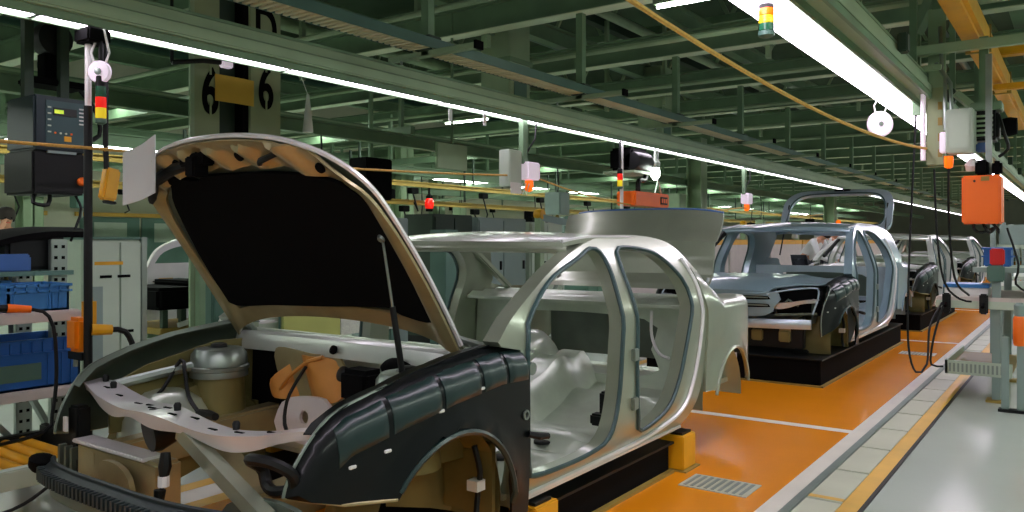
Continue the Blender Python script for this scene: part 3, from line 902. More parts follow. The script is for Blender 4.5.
# orange jack blocks under the sedan sill
for i, (x, y, lab) in enumerate(((-1.86, 4.22, 'orange block propping the sedan sill beside the slotted grate'), (-3.52, 4.22, 'orange block propping the far sill of the sedan'), (-1.86, 2.76, 'orange block behind the front wheel arch of the sedan'), (-3.52, 2.76, 'orange block at the far front wheel arch of the sedan'))):
    j = thing('jack_block', (x, y, .006), lab, 'block', 'orange blocks under the sedan')
    MB().box((x - .07, y - .085, .012), (x + .07, y + .085, .20)).build('block', 'yellow', j, bevel=.006)
    MB().box((x - .09, y - .10, .006), (x + .09, y + .10, .014)).build('foot_plate', 'yellow_dull', j)
    MB().box((x - .05, y - .06, .20), (x + .05, y + .06, .213)).build('rubber_pad', 'rubber', j)


# ------------------------------------------------------------------ strip lights over the line
def strip_light(X, label, y0, y1, z, hw, house, lampm='lamp', every=2.23, group=None):
    t = thing('strip_light', (X, (y0 + y1) / 2, z), label, 'light', group)
    MB().box((X - hw, y0, z), (X + hw, y1, z + .03)).build('diffuser', lampm, t)
    if len(house) > 2:
        for xx in house[2:]:
            MB().box((X + xx, y0, z - .012), (X + xx + .02, y1, z + .03)).build('edge_ridge', 'green', t)
    a, b = house[:2]
    rl = MB().box((X + a, y0, z + .028), (X + b, y1, z + .10)).build('housing', 'green2', t, bevel=.01)
    MB().box((X + a + .03, y0, z + .10), (X + b - .03, y1, z + .17)).build('rail', 'green2', rl, bevel=.01)
    for k in range(3):
        xx = X + a + .04 + (b - a - .08) * k / 2
        MB().box((xx - .008, y0, z + .168), (xx + .008, y1, z + .185)).build('rail_ridge', 'green', rl)
    return t, rl


LEFT, lr_ = strip_light(-4.15, 'long strip light in a green rail hung over the far side of the sedan', -3, 46, 2.38, .05, (-.12, .12, -.075, .055))
RIGHT, rr_ = strip_light(-1.232, 'broad bright strip light in a green rail above the white floor line', -3, 46, 2.38, .085, (-.11, .29, .15, .27))
for i in range(26):
    y = .3 + i * 1.52
    if y < 22:
        MB().box((-4.21, y - .012, 2.374), (-4.09, y + .012, 2.40)).build('joint_clip', 'steel', LEFT)
for i in range(8):
    y = 1.0 + i * 2.3
    MB().box((-.96, y - .05, 2.48), (-.90, y + .05, 2.60)).build('rail_bracket', 'dgreen', RIGHT, bevel=.008)
strip_light(-8.4, 'strip light over the second line behind the pale cabinets', -3, 46, 2.75, .10, (-.14, .14), 'hall_lamp', group='strip lights of the hall')
strip_light(-12.6, 'strip light over the line by the far cream wall', -3, 46, 2.75, .10, (-.14, .14), 'hall_lamp', group='strip lights of the hall')
WALK_FILL, wr_ = strip_light(2.6, 'unseen strip light over the grey walkway, added to light the cars', -3, 40, 3.1, .12, (-.16, .16), 'hall_lamp', group='strip lights of the hall')  # out-of-view strip, added to light the near side of the bodies
for i in range(12):
    MB().bar((2.6, 2.26 + 2.235 * i, 3.26), (2.6, 2.26 + 2.235 * i, 3.5), .04, .04).build('hanger_rod', 'green', WALK_FILL)

# ------------------------------------------------------------------ roof steel
BY = [2.26 + 2.235 * k for k in range(-2, 22)]
for y in BY:
    b = thing('cross_girder', (-9, y, 3.5), 'grey-green steel cross girder under the roof', 'girder', 'cross girders under the roof')
    MB().ibeam((-18, y, 3.64), (6, y, 3.64), .15, .28, .02).build('girder', 'green', b)
    MB().box((-18, y - .085, 3.492), (6, y + .085, 3.502)).build('lamplit_lower_flange', 'flange', b)  # paler strip holds the lamp light from below in its paint
for x in (-16.2, -14.4, -11.2, -9.6, -7.2, -5.6, -3.9, -2.4, -.6, 1.2, 3.4):
    MB_ = MB().ibeam((x, -4, 3.93), (x, 60, 3.93), .14, .22, .02)
    o = MB_.build('long_girder', 'green')
    tag(o, 'grey-green steel girder running along the line above the cross girders', 'girder', 'long girders under the roof')
for k, y in enumerate(range(-2, 60, 5)):
    t = thing('roof_truss', (-9, y, 5.2), 'grey-green lattice truss high under the roof', 'truss', 'roof trusses')
    MB().bar((-18, y, 5.0), (6, y, 5.0), .14, .12).build('bottom_chord', 'green', t)
    MB().bar((-18, y, 6.2), (6, y, 6.2), .14, .12).build('top_chord', 'green', t)
    mb = MB()
    for i in range(20):
        x = -18 + i * 1.2
        mb.bar((x, y, 5.0), (x + .6, y, 6.2), .06, .06).bar((x + .6, y, 6.2), (x + 1.2, y, 5.0), .06, .06)
    mb.build('web_lattice', 'green2', t)
for x in (-15, -10.5, -6.4, -2, 2):
    o = MB().ibeam((x, -4, 4.86), (x, 60, 4.86), .14, .2, .02).build('purlin', 'dgreen')
    tag(o, 'dark green purlin running along the hall under the trusses', 'purlin', 'purlins under the trusses')
# pipes and ducts above the girders
for x, z, r, m in ((-8.9, 4.25, .09, 'green2'), (-6.4, 4.3, .16, 'tealg'), (-5.0, 4.2, .06, 'green2'), (-2.9, 4.25, .09, 'green2'), (-12.2, 4.3, .2, 'tealg'), (-1.6, 4.2, .05, 'steel')):
    o = MB().tube([(x, -4, z), (x, 60, z)], r, 12).build('ceiling_pipe', m)
    tag(o, 'round green pipe running along the hall above the girders', 'pipe', 'ceiling pipes')
# high hall lamps on the cross girders, short white tubes
for i, (x, y) in enumerate(((-9.0, 11.2), (-13, 9), (-2.7, 6.75), (-12, 13.4), (-15, 11.2), (-11, 20), (-15, 17.9))):
    t = thing('tube_lamp', (x, y, 3.46), 'short white tube lamp under a cross girder', 'lamp', 'tube lamps under the girders')
    MB().box((x - .5, y - .06, 3.44), (x + .5, y + .06, 3.485)).build('lamp_housing', 'green2', t, bevel=.006)
    MB().tube([(x - .48, y, 3.425), (x + .48, y, 3.425)], .018, 8).build('tube', 'hall_lamp', t)

for i, y in enumerate(BY[2:20]):
    for x in (-8.2, -6.2, -5.2, -2.9, -2.1):
        if (i + int(-x * 10)) % 2:
            continue
        t = thing('girder_post', (x, y, 3.5), 'short grey-green post between a cross girder and the long girders above', 'post', 'posts on the cross girders')
        MB().bar((x, y + .1, 3.35), (x, y + .1, 4.8), .05, .07).build('post', 'green2', t)
        MB().box((x - .06, y + .06, 3.49), (x + .06, y + .16, 3.52)).build('clamp_plate', 'green', t)
for i, (x, y, z, lab) in enumerate(((-5.3, 7.3, 3.05, 'pale green square duct hanging beside the cable tray'), (-5.5, 11.6, 3.1, 'pale green square duct further along the cable tray'))):
    t = thing('vent_duct', (x, y, z), lab, 'duct', 'square ducts beside the cable tray')
    MB().box((x - .2, y - .2, z - .35), (x + .2, y + .2, z + .9)).build('duct', 'green2', t, bevel=.01)
    MB().box((x - .22, y - .22, z + .2), (x + .22, y + .22, z + .25)).build('flange', 'green', t)
    MB().box((x + .201, y - .12, z - .2), (x + .21, y + .12, z + .1)).build('hatch', 'tealg', t)
for i in range(7):
    y = 3.2 + i * 2.235
    o = MB().tube([(-17.5, y, 3.35), (5, y, 3.35)], .03, 8).build('conduit_pipe', 'green2')
    tag(o, 'thin pale conduit pipe crossing the hall between two cross girders', 'pipe', 'conduit pipes between the girders')

# cable tray above the far strip light with its T-hangers
ct = thing('cable_tray', (-4.0, 20, 2.70), 'long wire mesh cable tray above the strip light rail', 'cable tray')
MB().box((-4.11, -3, 2.70), (-4.10, 46, 2.775)).build('side_rail', 'tealg', ct)
MB().box((-3.90, -3, 2.70), (-3.89, 46, 2.775)).build('side_rail', 'tealg', ct)
mb = MB()
y = -1
while y < 22:
    mb.box((-4.10, y, 2.70), (-3.90, y + .030, 2.712))
    y += .06
for x in (-4.06, -4.0, -3.94):
    mb.box((x - .011, -3, 2.712), (x + .011, 46, 2.722))
mb.build('mesh_grating', 'tray_mesh', ct)
for k, dx in enumerate((0, .045, -.05)):
    MB().tube([(-4.0 + dx, -3, 2.735), (-4.0 + dx * .7, 12, 2.735), (-4.0 + dx, 46, 2.735)], .014, 6).build('cable', 'rim', ct)
HY_ = [BY[0] + 2.235 * k for k in range(0, 22)]
for i, y in enumerate(HY_):
    t = thing('tray_hanger', (-4.0, y, 3.49), 'grey-green T-shaped hanger between a cross girder and the cable tray', 'hanger', 'hangers of the cable tray')
    MB().bar((-3.98, y, 2.66), (-3.98, y, 3.49), .07, .07).build('rod', 'green', t)
    MB().box((-4.36, y - .035, 2.655), (-3.50, y + .035, 2.695)).build('crossbar', 'green2', t, bevel=.005)
    MB().box((-4.06, y - .07, 2.695), (-3.90, y + .07, 2.80)).build('clamp', 'dgreen', t, bevel=.008)
    for x in (-4.25,):
        MB().tube([(x, y, 2.66), (x, y, 2.55)], .012, 6).build('drop_rod', 'steel', t)
    MB().box((-3.51, y - .045, 2.645), (-3.49, y + .045, 2.705)).build('end_cap', 'black', t)
# thinner rods under the near light
for i, y in enumerate(HY_[:14]):
    t = thing('light_hanger', (-1.05, y, 3.49), 'grey-green rod between a cross girder and the broad strip light', 'hanger', 'hangers of the broad strip light')
    MB().bar((-1.05, y, 2.55), (-1.05, y, 3.49), .05, .05).build('rod', 'green', t)
    MB().box((-1.36, y - .03, 2.56), (-.86, y + .03, 2.60)).build('crossbar', 'green2', t, bevel=.004)

# lower pipe frames over the second and third line
for X, z, lab in ((-7.0, 2.55, 'pale green rail of the overhead frame nearest the pale cabinets'), (-9.9, 2.55, 'pale green rail of the overhead frame behind the numbered column'), (-11.4, 2.85, 'pale green rail of the overhead frame over the third line'), (-14.2, 2.6, 'pale green rail of the overhead frame beside the cream wall')):
    o = MB().ibeam((X, -4, z), (X, 48, z), .12, .16, .02).build('frame_rail', 'green')
    tag(o, lab, 'rail', 'rails of the overhead frames')
for i in range(15):
    y = -1.0 + i * 2.8
    t = thing('frame_crossbar', (-9, y, 2.7), 'thin grey-green crossbar of the overhead frames with drop rods', 'crossbar', 'crossbars of the overhead frames')
    MB().bar((-14.4, y, 2.66), (-6.8, y, 2.66), .08, .10).build('bar', 'green', t)
    for x in (-7.0, -9.9, -11.4, -14.2):
        MB().bar((x, y, 2.6), (x, y, 3.5), .05, .05).build('drop_rod', 'green', t)
    if i % 2:
        MB().bar((-12.6, y, 2.1), (-8.4, y, 2.25), .05, .06).build('diagonal_bar', 'green2', t)
# yellow overhead conveyor rails of the second line
for X, z, lab in ((-9.0, 2.22, 'upper dull yellow overhead rail behind the sedan roof'), (-9.2, 1.93, 'lower dull yellow overhead rail behind the sedan roof'), (-14.5, 2.3, 'dull yellow rail along the cream wall')):
    t = thing('overhead_rail', (X, 20, z), lab, 'rail')
    MB().ibeam((X, -4, z), (X, 48, z), .06, .085, .018).build('rail', 'yellow_dull', t)
    for i in range(10):
        y = 3 + i * 2.8
        MB().bar((X, y, z + .06), (X, y, z + .75), .03, .03).build('hanger_rod', 'dgreen', t)
    for i in range(9):
        y = 6 + i * 1.9
        MB().box((X - .05, y - .09, z - .16), (X + .05, y + .09, z - .06)).build('trolley', 'black', t, bevel=.01)
        MB().tube([(X, y, z - .16), (X + .02, y + .1, z - .45), (X, y + .02, z - .7 + .2 * (i % 3))], .014, 6).build('cable', 'rubber', t)


# columns
def column(x, y, label, w=.34):
    t = thing('steel_column', (x, y, 0), label, 'column', 'steel columns of the hall')
    MB().box((x - w / 2, y - w / 2, 0), (x - w / 2 + .03, y + w / 2, 3.49)).box((x + w / 2 - .03, y - w / 2, 0), (x + w / 2, y + w / 2, 3.49)).box((x - w / 2, y - .015, 0), (x + w / 2, y + .015, 3.49)).build('column_shaft', 'green2', t)
    MB().box((x - w / 2 - .08, y - w / 2 - .08, 0), (x + w / 2 + .08, y + w / 2 + .08, .03)).build('base_plate', 'green', t)
    return t


for i, (x, y, lab) in enumerate(((-6.8, 16.4, 'green steel column beyond the blue-grey hatchback'), (-6.8, 27.6, 'green steel column further along the line'), (-10.6, 11.2, 'green steel column behind the yellow overhead rails'), (-10.6, 20.1, 'green steel column far behind the yellow overhead rails'), (-15.5, 6.7, 'green steel column before the cream wall'), (-15.5, 17.9, 'green steel column far along the cream wall'), (-10.6, 2.26, 'green steel column behind the dark controller'))):
    column(x, y, lab)
# the numbered column: two plated legs with a dark recess
t = thing('numbered_column', (-6.3, 4.45, 0), 'pale green double column with black stencilled digits on both legs', 'column')
MB().box((-6.25, 3.99, 0), (-6.2, 4.25, 3.81)).build('column_leg', 'column', t, bevel=.008)
MB().box((-6.25, 4.56, 0), (-6.2, 4.91, 3.81)).build('column_leg', 'column', t, bevel=.008)
MB().box((-6.40, 4.2, 0), (-6.34, 4.85, 3.81)).build('web', 'dgreen', t)
MB().box((-6.44, 4.50, 0), (-6.22, 4.56, 3.81)).build('cable_duct', 'black', t)
MB().box((-6.215, 3.955, 0), (-6.19, 3.995, 3.81)).build('edge_strip', 'green2', t)


def onx(X, y, z, k=.62):
    return Matrix(((0, 0, 1, X), (k, 0, 0, y), (0, 1, 0, z), (0, 0, 0, 1)))


glyph('6', .56, 'black', 'digit', t, onx(-6.195, 4.15, 2.40))
glyph('6', .56, 'black', 'digit', t, onx(-6.195, 4.735, 2.52))
glyph('D', .56, 'black', 'letter', t, onx(-6.195, 4.735, 3.06))
for y, z in ((4.15, 2.43), (4.735, 2.55)):     # stencil bridges
    MB().box((-6.194, y - .010, z - .05), (-6.188, y + .010, z + .05)).build('stencil_gap', 'column', t)
    MB().box((-6.194, y - .010, z + .30), (-6.188, y + .010, z + .40)).build('stencil_gap', 'column', t)
o = MB().grid(lambda u, v, t: Vector((-6.185 + .012 * math.sin(u * 3) + .003 * t, 4.19 + .40 * u, 2.51 + .235 * v)), 8, 6, 1).build('yellow_sheet', mat('yellow_sheet', (216, 172, 60), .6, 0, .05, 4))
tag(o, 'yellow sheet hanging flat before the numbered column', 'sheet')
t = thing('sheet_lamp', (-5.98, 4.14, 2.80), 'small white lamp on a dark arm above the yellow sheet', 'lamp')
MB().box((-6.0, 4.10, 2.76), (-5.93, 4.20, 2.84)).build('lamp_head', 'disc', t, bevel=.01)
MB().tube([(-5.97, 4.12, 2.80), (-6.0, 3.95, 2.79), (-6.05, 3.7, 2.74)], .02, 8).build('arm', 'rubber', t)
MB().tube([(-6.05, 3.7, 2.74), (-6.05, 3.7, 3.5)], .014, 8).build('drop_rod', 'rubber', t)


# ------------------------------------------------------------------ things hanging from the far light
def stack_light(x, y, z, label, cols=('glass_grn', 'glass_red', 'glass_yel'), h=.075, r=.035, drop=.3):
    t = thing('stack_light', (x, y, z), label, 'signal light', 'signal lights')
    for i, m in enumerate(cols):
        MB().lathe([(r, z - i * h), (r, z - (i + 1) * h + .004), (r * .9, z - (i + 1) * h)], (x, y, 0), (0, 0, 1), 18).build('lens', m, t)
    MB().lathe([(r * .8, z), (r, z), (r, z + .05), (r * .6, z + .06), (.012, z + .06), (.012, z + drop)], (x, y, 0), (0, 0, 1), 16).build('mount', 'rubber', t)
    MB().lathe([(r * 1.05, z - h * len(cols)), (r * 1.05, z - h * len(cols) - .02), (r * .5, z - h * len(cols) - .03)], (x, y, 0), (0, 0, 1), 16).build('end_cap', 'tealg', t)
    return t


def disc_hook(x, y, z, r, label, drop):
    t = thing('round_disc', (x, y, z), label, 'disc', 'white discs on the strip lights')
    n = Vector((.55, -.8, 0)).normalized()
    c = Vector((x, y, z))
    MB().lathe([(.02, .018), (r * .9, .016), (r, .008), (r, -.008), (r * .9, -.016), (.02, -.018)], c, n, 28).build('disc', 'disc', t)
    MB().lathe([(.018, .018), (.018, .024), (.008, .026)], c, n, 12).build('hub', 'steel', t)
    side = Vector((n.y, -n.x, 0))
    MB().tube([c + side * .03 + Vector((0, 0, r * .8)), c + side * .045 + Vector((0, 0, r + .04)), c + Vector((0, 0, drop))], .006, 6).build('hook_wire', 'white', t)
    MB().tube([c - side * .03 + Vector((0, 0, r * .8)), c - side * .05 + Vector((0, 0, r + .04)), c - side * .02 + Vector((0, 0, drop))], .006, 6).build('hook_wire', 'white', t)
    return t


disc_hook(-4.12, 2.12, 2.15, .058, 'white round disc hooked over the tall thin pole', .22)
disc_hook(-1.23, 6.44, 2.15, .095, 'white round disc hanging under the broad strip light', .22)
stack_light(-4.12, 2.125, 2.075, 'red, yellow and green signal light beside the tall thin pole', h=.055, r=.026, drop=.305)
stack_light(-1.20, 3.72, 2.36, 'yellow and green signal light on the broad strip light', ('glass_org', 'glass_yel', 'glass_grn'), .035, .035, .05)
stack_light(-4.15, 7.86, 2.02, 'red and yellow signal light above the trunk lid', ('glass_red', 'glass_yel'), .07, .03, .36)
t = thing('thin_pole', (-4.2, 2.10, 0), 'tall thin grey pole with a pale top beside the dark controller', 'pole')
MB().tube([(-4.2, 2.10, 0), (-4.2, 2.10, 1.98)], .021, 12).build('shaft', 'rubber', t)
MB().tube([(-4.2, 2.10, 1.98), (-4.2, 2.10, 2.37)], .016, 12).build('pale_shaft', 'white', t)
MB().box((-4.25, 2.05, 2.30), (-4.10, 2.17, 2.375)).build('clamp', 'black', t, bevel=.01)
MB().lathe([(.06, 0), (.06, .012), (.03, .02)], (-4.2, 2.10, 0), (0, 0, 1), 16).build('foot', 'rubber', t)
# yellow pendant box on a cable
t = thing('pendant_box', (-4.15, 2.19, 1.56), 'yellow slanted pendant box hanging on a cable beside the white sheet', 'control box')
Rm = Matrix.Rotation(-.16, 3, 'X')
c = Vector((-4.15, 2.185, 1.575))
MB().box(c - Vector((.03, .038, .085)), c + Vector((.03, .038, .085)), Rm).build('box', 'yellow', t, bevel=.01)
MB().box(c - Vector((.024, .028, .10)), c + Vector((.024, .028, -.085)), Rm).build('end_cap', 'rubber', t, bevel=.004)
MB().tube([c + Vector((0, -.015, .08)), c + Vector((0, -.02, .2)), c + Vector((.02, -.03, .5)), (-4.13, 2.15, 2.38)], .014, 8).build('cable', 'rubber', t)

# pull cords swagging along both lights
def swag(name, pts, r, label, sag=.08):
    out = []
    for a, b in zip(pts, pts[1:]):
        a, b = Vector(a), Vector(b)
        for i in range(14):
            k = i / 14
            out.append(a.lerp(b, k) - Vector((0, 0, sag * 4 * k * (1 - k) * (b - a).length / 3)))
    out.append(Vector(pts[-1]))
    o = MB().tube(out, r, 6).build(name, 'rope')
    return tag(o, label, 'cord')


swag('pull_cord', [(-4.13, -2, 1.78), (-4.13, 2.06, 1.755), (-4.13, 5.72, 1.86)], .008, 'orange-yellow pull cord across the dark controller and behind the bonnet', .02)
swag('pull_cord', [(-4.13, 6.1, 1.88), (-4.13, 8.0, 1.69), (-4.13, 11.7, 1.78), (-4.13, 16.2, 1.8)], .008, 'orange-yellow pull cord swagging behind the trunk lid', .05)
swag('pull_cord', [(-1.23, -1, 2.2), (-1.23, 1.85, 2.12), (-.98, 6.85, 1.99)], .010, 'yellow pull cord swagging under the broad strip light', .065)

# pale terminal box with a white box and an orange lens
def terminal(y, label, big=True):
    t = thing('terminal_box', (-4.15, y, 2.0), label, 'terminal box', 'terminal boxes on the pull cord')
    MB().bar((-4.15, y + .28, 1.98), (-4.15, y + .28, 2.38), .05, .07).build('bracket', 'green', t)
    MB().tube([(-4.15, y + .30, 2.05), (-4.10, y + .40, 2.22), (-4.12, y + .45, 2.37)], .009, 6).build('cable', 'rubber', t)
    if big:
        MB().box((-4.22, y, 1.76), (-4.10, y + .19, 2.09)).build('grey_cabinet', 'cabinet', t, bevel=.008)
        MB().box((-4.10, y + .01, 1.70), (-4.096, y + .17, 1.80)).build('label_plate', 'white', t)
        for k in range(3):
            MB().tube([(-4.12, y + .10 + .06 * k, 1.78), (-4.1, y + .14 + .06 * k, 1.70), (-4.1, y + .20 + .05 * k, 1.80)], .006, 6).build('cable', 'white', t)
    w = MB().box((-4.20, y + .26, 1.84), (-4.08, y + .46, 2.0)).build('white_box', 'disc', t, bevel=.012)
    MB().lathe([(.035, 1.835), (.04, 1.82), (.04, 1.76), (.03, 1.74), (.008, 1.73)], (-4.14, y + .36, 0), (0, 0, 1), 16).build('orange_lens', 'glass_org', t)
    return t


terminal(5.71, 'pale terminal cabinet with a white box and orange lens above the sedan roof')
terminal(11.55, 'small white box with an orange lens beyond the trunk lid', False)
t = thing('sign_board', (-4.6, 6.0, 2.0), 'pale green square board behind the terminal cabinet', 'board')
MB().box((-5.62, 6.46, 2.06), (-5.585, 6.97, 2.335)).build('plate', 'green2', t, bevel=.006)
MB().tube([(-5.6, 6.72, 2.33), (-5.6, 6.72, 3.84)], .015, 8).build('drop_rod', 'green', t)
# orange hoist box with lit bulb above the trunk lid
t = thing('hoist_box', (-4.15, 8.5, 1.7), 'wide orange hoist box hanging just above the trunk lid', 'hoist')
MB().box((-4.30, 8.06, 1.68), (-4.06, 8.95, 1.84)).build('box', 'orange', t, bevel=.012)
MB().box((-4.058, 8.70, 1.71), (-4.05, 8.88, 1.80)).build('label_plate', 'rubber', t)
for k in range(3):
    MB().box((-4.05, 8.72 + k * .055, 1.73), (-4.046, 8.755 + k * .055, 1.78)).build('button', 'orange', t)
for y in (8.75, 8.95):
    MB().tube([(-4.16, y, 1.83), (-4.16, 8.85, 2.02), (-4.16, 8.85, 2.38)], .010, 6).build('sling', 'steel', t)
MB().tube(spl([(-4.2, 8.4, 1.83), (-4.2, 8.42, 1.98), (-4.2, 8.58, 2.0), (-4.2, 8.62, 2.14)], .04, False), .03, 8).build('hose', 'rubber', t)
t = thing('hoist_motor', (-4.35, 8.5, 2.3), 'black hoist motor block under the strip light above the orange box', 'hoist')
MB().box((-4.5, 8.25, 2.10), (-4.2, 8.7, 2.36)).box((-4.45, 8.72, 2.16), (-4.2, 8.85, 2.30)).build('motor', 'black', t, bevel=.03)
MB().lathe([(.10, -.2), (.11, -.15), (.11, .15), (.09, .2)], (-4.2, 8.45, 2.2), (0, 1, 0), 20).build('drum', 'rubber', t)
MB().box((-4.55, 8.2, 2.06), (-4.15, 8.75, 2.09)).build('cradle', 'green2', t)
t = thing('work_lamp', (-4.15, 8.98, 2.2), 'lit bulb lamp hanging beside the black hoist motor', 'lamp')
MB().lathe([(.02, 2.0), (.05, 2.04), (.055, 2.10), (.03, 2.17)], (-4.1, 8.65, 0), (0, 0, 1), 16).build('bulb', 'hall_lamp', t)
MB().lathe([(.055, 2.14), (.06, 2.20), (.02, 2.25), (.01, 2.38)], (-4.1, 8.65, 0), (0, 0, 1), 14).build('lamp_cap', 'cabinet', t)
t = thing('tube_post', (-4.15, 7.95, 1.7), 'thin pale tube hanging at the end of the orange hoist box', 'tube')
MB().tube([(-4.15, 7.90, 1.5), (-4.15, 7.90, 2.38)], .02, 8).build('tube', 'white', t)
# hanging paper tags
for y, z, lab in ((4.9, 2.28, 'small white tag hanging from the strip light above the bonnet corner'), (5.35, 2.30, 'second small white tag hanging from the strip light past the bonnet')):
    t = thing('paper_tag', (-4.1, y, z), lab, 'tag', 'tags on the strip light')
    MB().box((-4.102, y - .02, z - .05), (-4.098, y + .02, z + .05)).build('tag_sheet', 'white', t)
    MB().tube([(-4.1, y, z + .05), (-4.1, y, 2.38)], .003, 5).build('string', 'white', t)
o = MB().lathe([(.012, 2.70), (.03, 2.55), (.05, 2.35), (.05, 2.33), (.0, 2.33)], (-6.1, 5.15, 0), (0, 0, 1), 14).tube([(-6.1, 5.15, 2.69), (-6.1, 5.0, 3.0), (-6.2, 4.9, 3.2)], .004, 5).build('paper_cone', 'white')
tag(o, 'narrow white cone of paper hanging beside the numbered column', 'paper')
t = thing('black_speaker', (-6.6, 6.1, 2.0), 'black upright box hanging beyond the bonnet corner', 'speaker')
MB().box((-7.36, 6.85, 1.79), (-7.04, 7.29, 2.30)).build('box', 'black', t, bevel=.015)
MB().tube([(-7.2, 7.07, 2.30), (-7.2, 7.07, 3.84)], .03, 8).build('drop_rod', 'green', t)
# white sheet fixed to the raised hood corner
o = MB().grid(lambda u, v, t: Vector((-3.31 + .26 * u, 1.80 + .012 * math.sin(u * 4) + .004 * t, 1.655 + .055 * u - .225 * (1 - v) - .01 * u * (1 - v))), 8, 8, 1).build('paper_sheet', 'paper')
tag(o, 'blank white sheet hanging at the far corner of the raised bonnet', 'sheet')

# ------------------------------------------------------------------ left: controller, rack, cabinets
t = thing('controller_box', (-4.95, 2.230, 1.57), 'dark teal controller with a small lit display behind the thin pole', 'controller')
MB().box((-5.15, 2.100, 1.80), (-4.80, 2.400, 2.11)).build('head_unit', 'teal_box', t, bevel=.012)
MB().box((-5.2, 2.105, 1.55), (-4.83, 2.400, 1.80)).build('lower_case', 'rubber', t, bevel=.012)
MB().box((-4.80, 2.160, 1.84), (-4.795, 2.385, 2.085)).build('front_panel', 'panel_teal', t, bevel=.002)
MB().box((-4.796, 2.200, 2.00), (-4.790, 2.330, 2.045)).build('display', 'screen_d', t)
MB().box((-4.791, 2.205, 2.012), (-4.788, 2.255, 2.033)).build('lit_readout', 'screen', t)
for i in range(5):
    MB().box((-4.796, 2.345, 1.96 + i * .022), (-4.791, 2.375, 1.968 + i * .022)).build('indicator', 'white', t)
    MB().box((-4.796, 2.17, 1.90 + i * .035), (-4.791, 2.188, 1.908 + i * .035)).build('indicator', 'cabinet', t)
for i in range(4):
    MB().lathe([(.006, 0), (.006, .006)], (-4.795, 2.21 + i * .03, 1.90), (1, 0, 0), 8).build('key', 'orange' if i % 3 == 0 else 'cabinet', t)
MB().box((-4.796, 2.260, 1.855), (-4.791, 2.300, 1.885)).build('warning_label', 'yellow', t)
MB().box((-4.828, 2.180, 1.785), (-4.815, 2.340, 1.80)).build('name_plate', 'cabinet2', t)
MB().lathe([(.026, 0), (.026, .02), (.018, .028)], (-4.83, 2.375, 1.63), (1, 0, 0), 16).build('stop_button', 'orange', t)
MB().tube(spl([(-4.9, 2.150, 1.56), (-4.88, 2.130, 1.50), (-4.88, 2.210, 1.49), (-4.9, 2.230, 1.55)], .03, False), .012, 6).build('cable', 'rubber', t)
MB().tube(spl([(-4.9, 2.370, 1.56), (-4.86, 2.390, 1.47), (-4.85, 2.360, 1.38), (-4.82, 2.310, 1.28)], .04, False), .008, 6).build('cable', 'rubber', t)
MB().bar((-5.0, 2.150, 2.10), (-5.0, 2.150, 2.62), .05, .05).bar((-5.0, 2.350, 2.10), (-5.0, 2.350, 2.62), .05, .05).bar((-5.0, 2.030, 2.60), (-5.0, 2.480, 2.60), .06, .06).build('mount_bracket', 'dgreen', t)
MB().bar((-5.0, 2.250, 2.6), (-5.0, 2.250, 3.5), .05, .05).build('drop_rod', 'dgreen', t)
# dark tool balancer above
t = thing('tool_balancer', (-4.9, 2.0, 2.4), 'black tool balancer hanging above the dark controller', 'balancer')
MB().lathe([(.05, -.07), (.10, -.06), (.11, 0), (.10, .06), (.05, .07)], (-5.1, 2.33, 2.50), (1, 0, 0), 20).build('drum', 'rubber', t)
MB().box((-5.16, 2.27, 2.24), (-5.04, 2.37, 2.42)).build('body', 'black', t, bevel=.015)
MB().box((-5.2, 2.18, 2.21), (-5.0, 2.50, 2.25)).build('bracket', 'black', t, bevel=.01)
MB().tube([(-5.1, 2.33, 2.6), (-5.1, 2.33, 3.5)], .02, 8).build('drop_rod', 'dgreen', t)
MB().tube(spl([(-5.1, 2.50, 2.22), (-5.1, 2.6, 2.1), (-5.1, 2.62, 1.95), (-5.1, 2.5, 1.9)], .05, False), .015, 6).build('hose', 'rubber', t)

RX = -4.62
t = thing('flow_rack', (-5.0, 1.6, 0), 'pale steel shelf rack holding blue crates beside the thin pole', 'rack')
for z in (.475, .915):
    MB().box((RX - .62, .6, z - .03), (RX + (.24 if z > .8 else 0), 2.15 if z > .8 else 2.30, z)).build('shelf', 'wood', t, bevel=.006)
    MB().box((RX - .01 + (.24 if z > .8 else 0), .6, z - .055), (RX + .01 + (.24 if z > .8 else 0), 2.155 if z > .8 else 2.31, z - .008)).build('shelf_edge', 'wood', t, bevel=.004)
def punched(mb_name, y, x, z0, z1):
    p = MB().box((x - .02, y - .045, z0), (x + .02, y + .045, z1)).build(mb_name, 'steel', t, bevel=.004)
    mb = MB()
    k = z0 + .05
    while k < z1 - .03:
        for d in (-.02, .02):
            MB_ = mb.box((x + .0195, y + d - .009, k - .009), (x + .022, y + d + .009, k + .009))
        k += .062
    mb.build('hole_pattern', 'black', p)
punched('post', 2.20, RX - .12, .02, 1.29)
punched('post', 1.0, RX - .03, .02, 1.29)
punched('post', 2.22, RX - .60, .02, 1.29)
MB().box((RX - .62, .6, 1.09), (RX - .04, 2.25, 1.115)).build('upper_shelf', 'tealg', t)
MB().bar((RX - .05, 1.75, .44), (RX + .0, 2.05, .06), .03, .03).build('brace', 'steel', t)
MB().bar((RX - .05, 2.22, .05), (RX - .6, 2.22, .42), .03, .03).build('brace', 'steel', t)


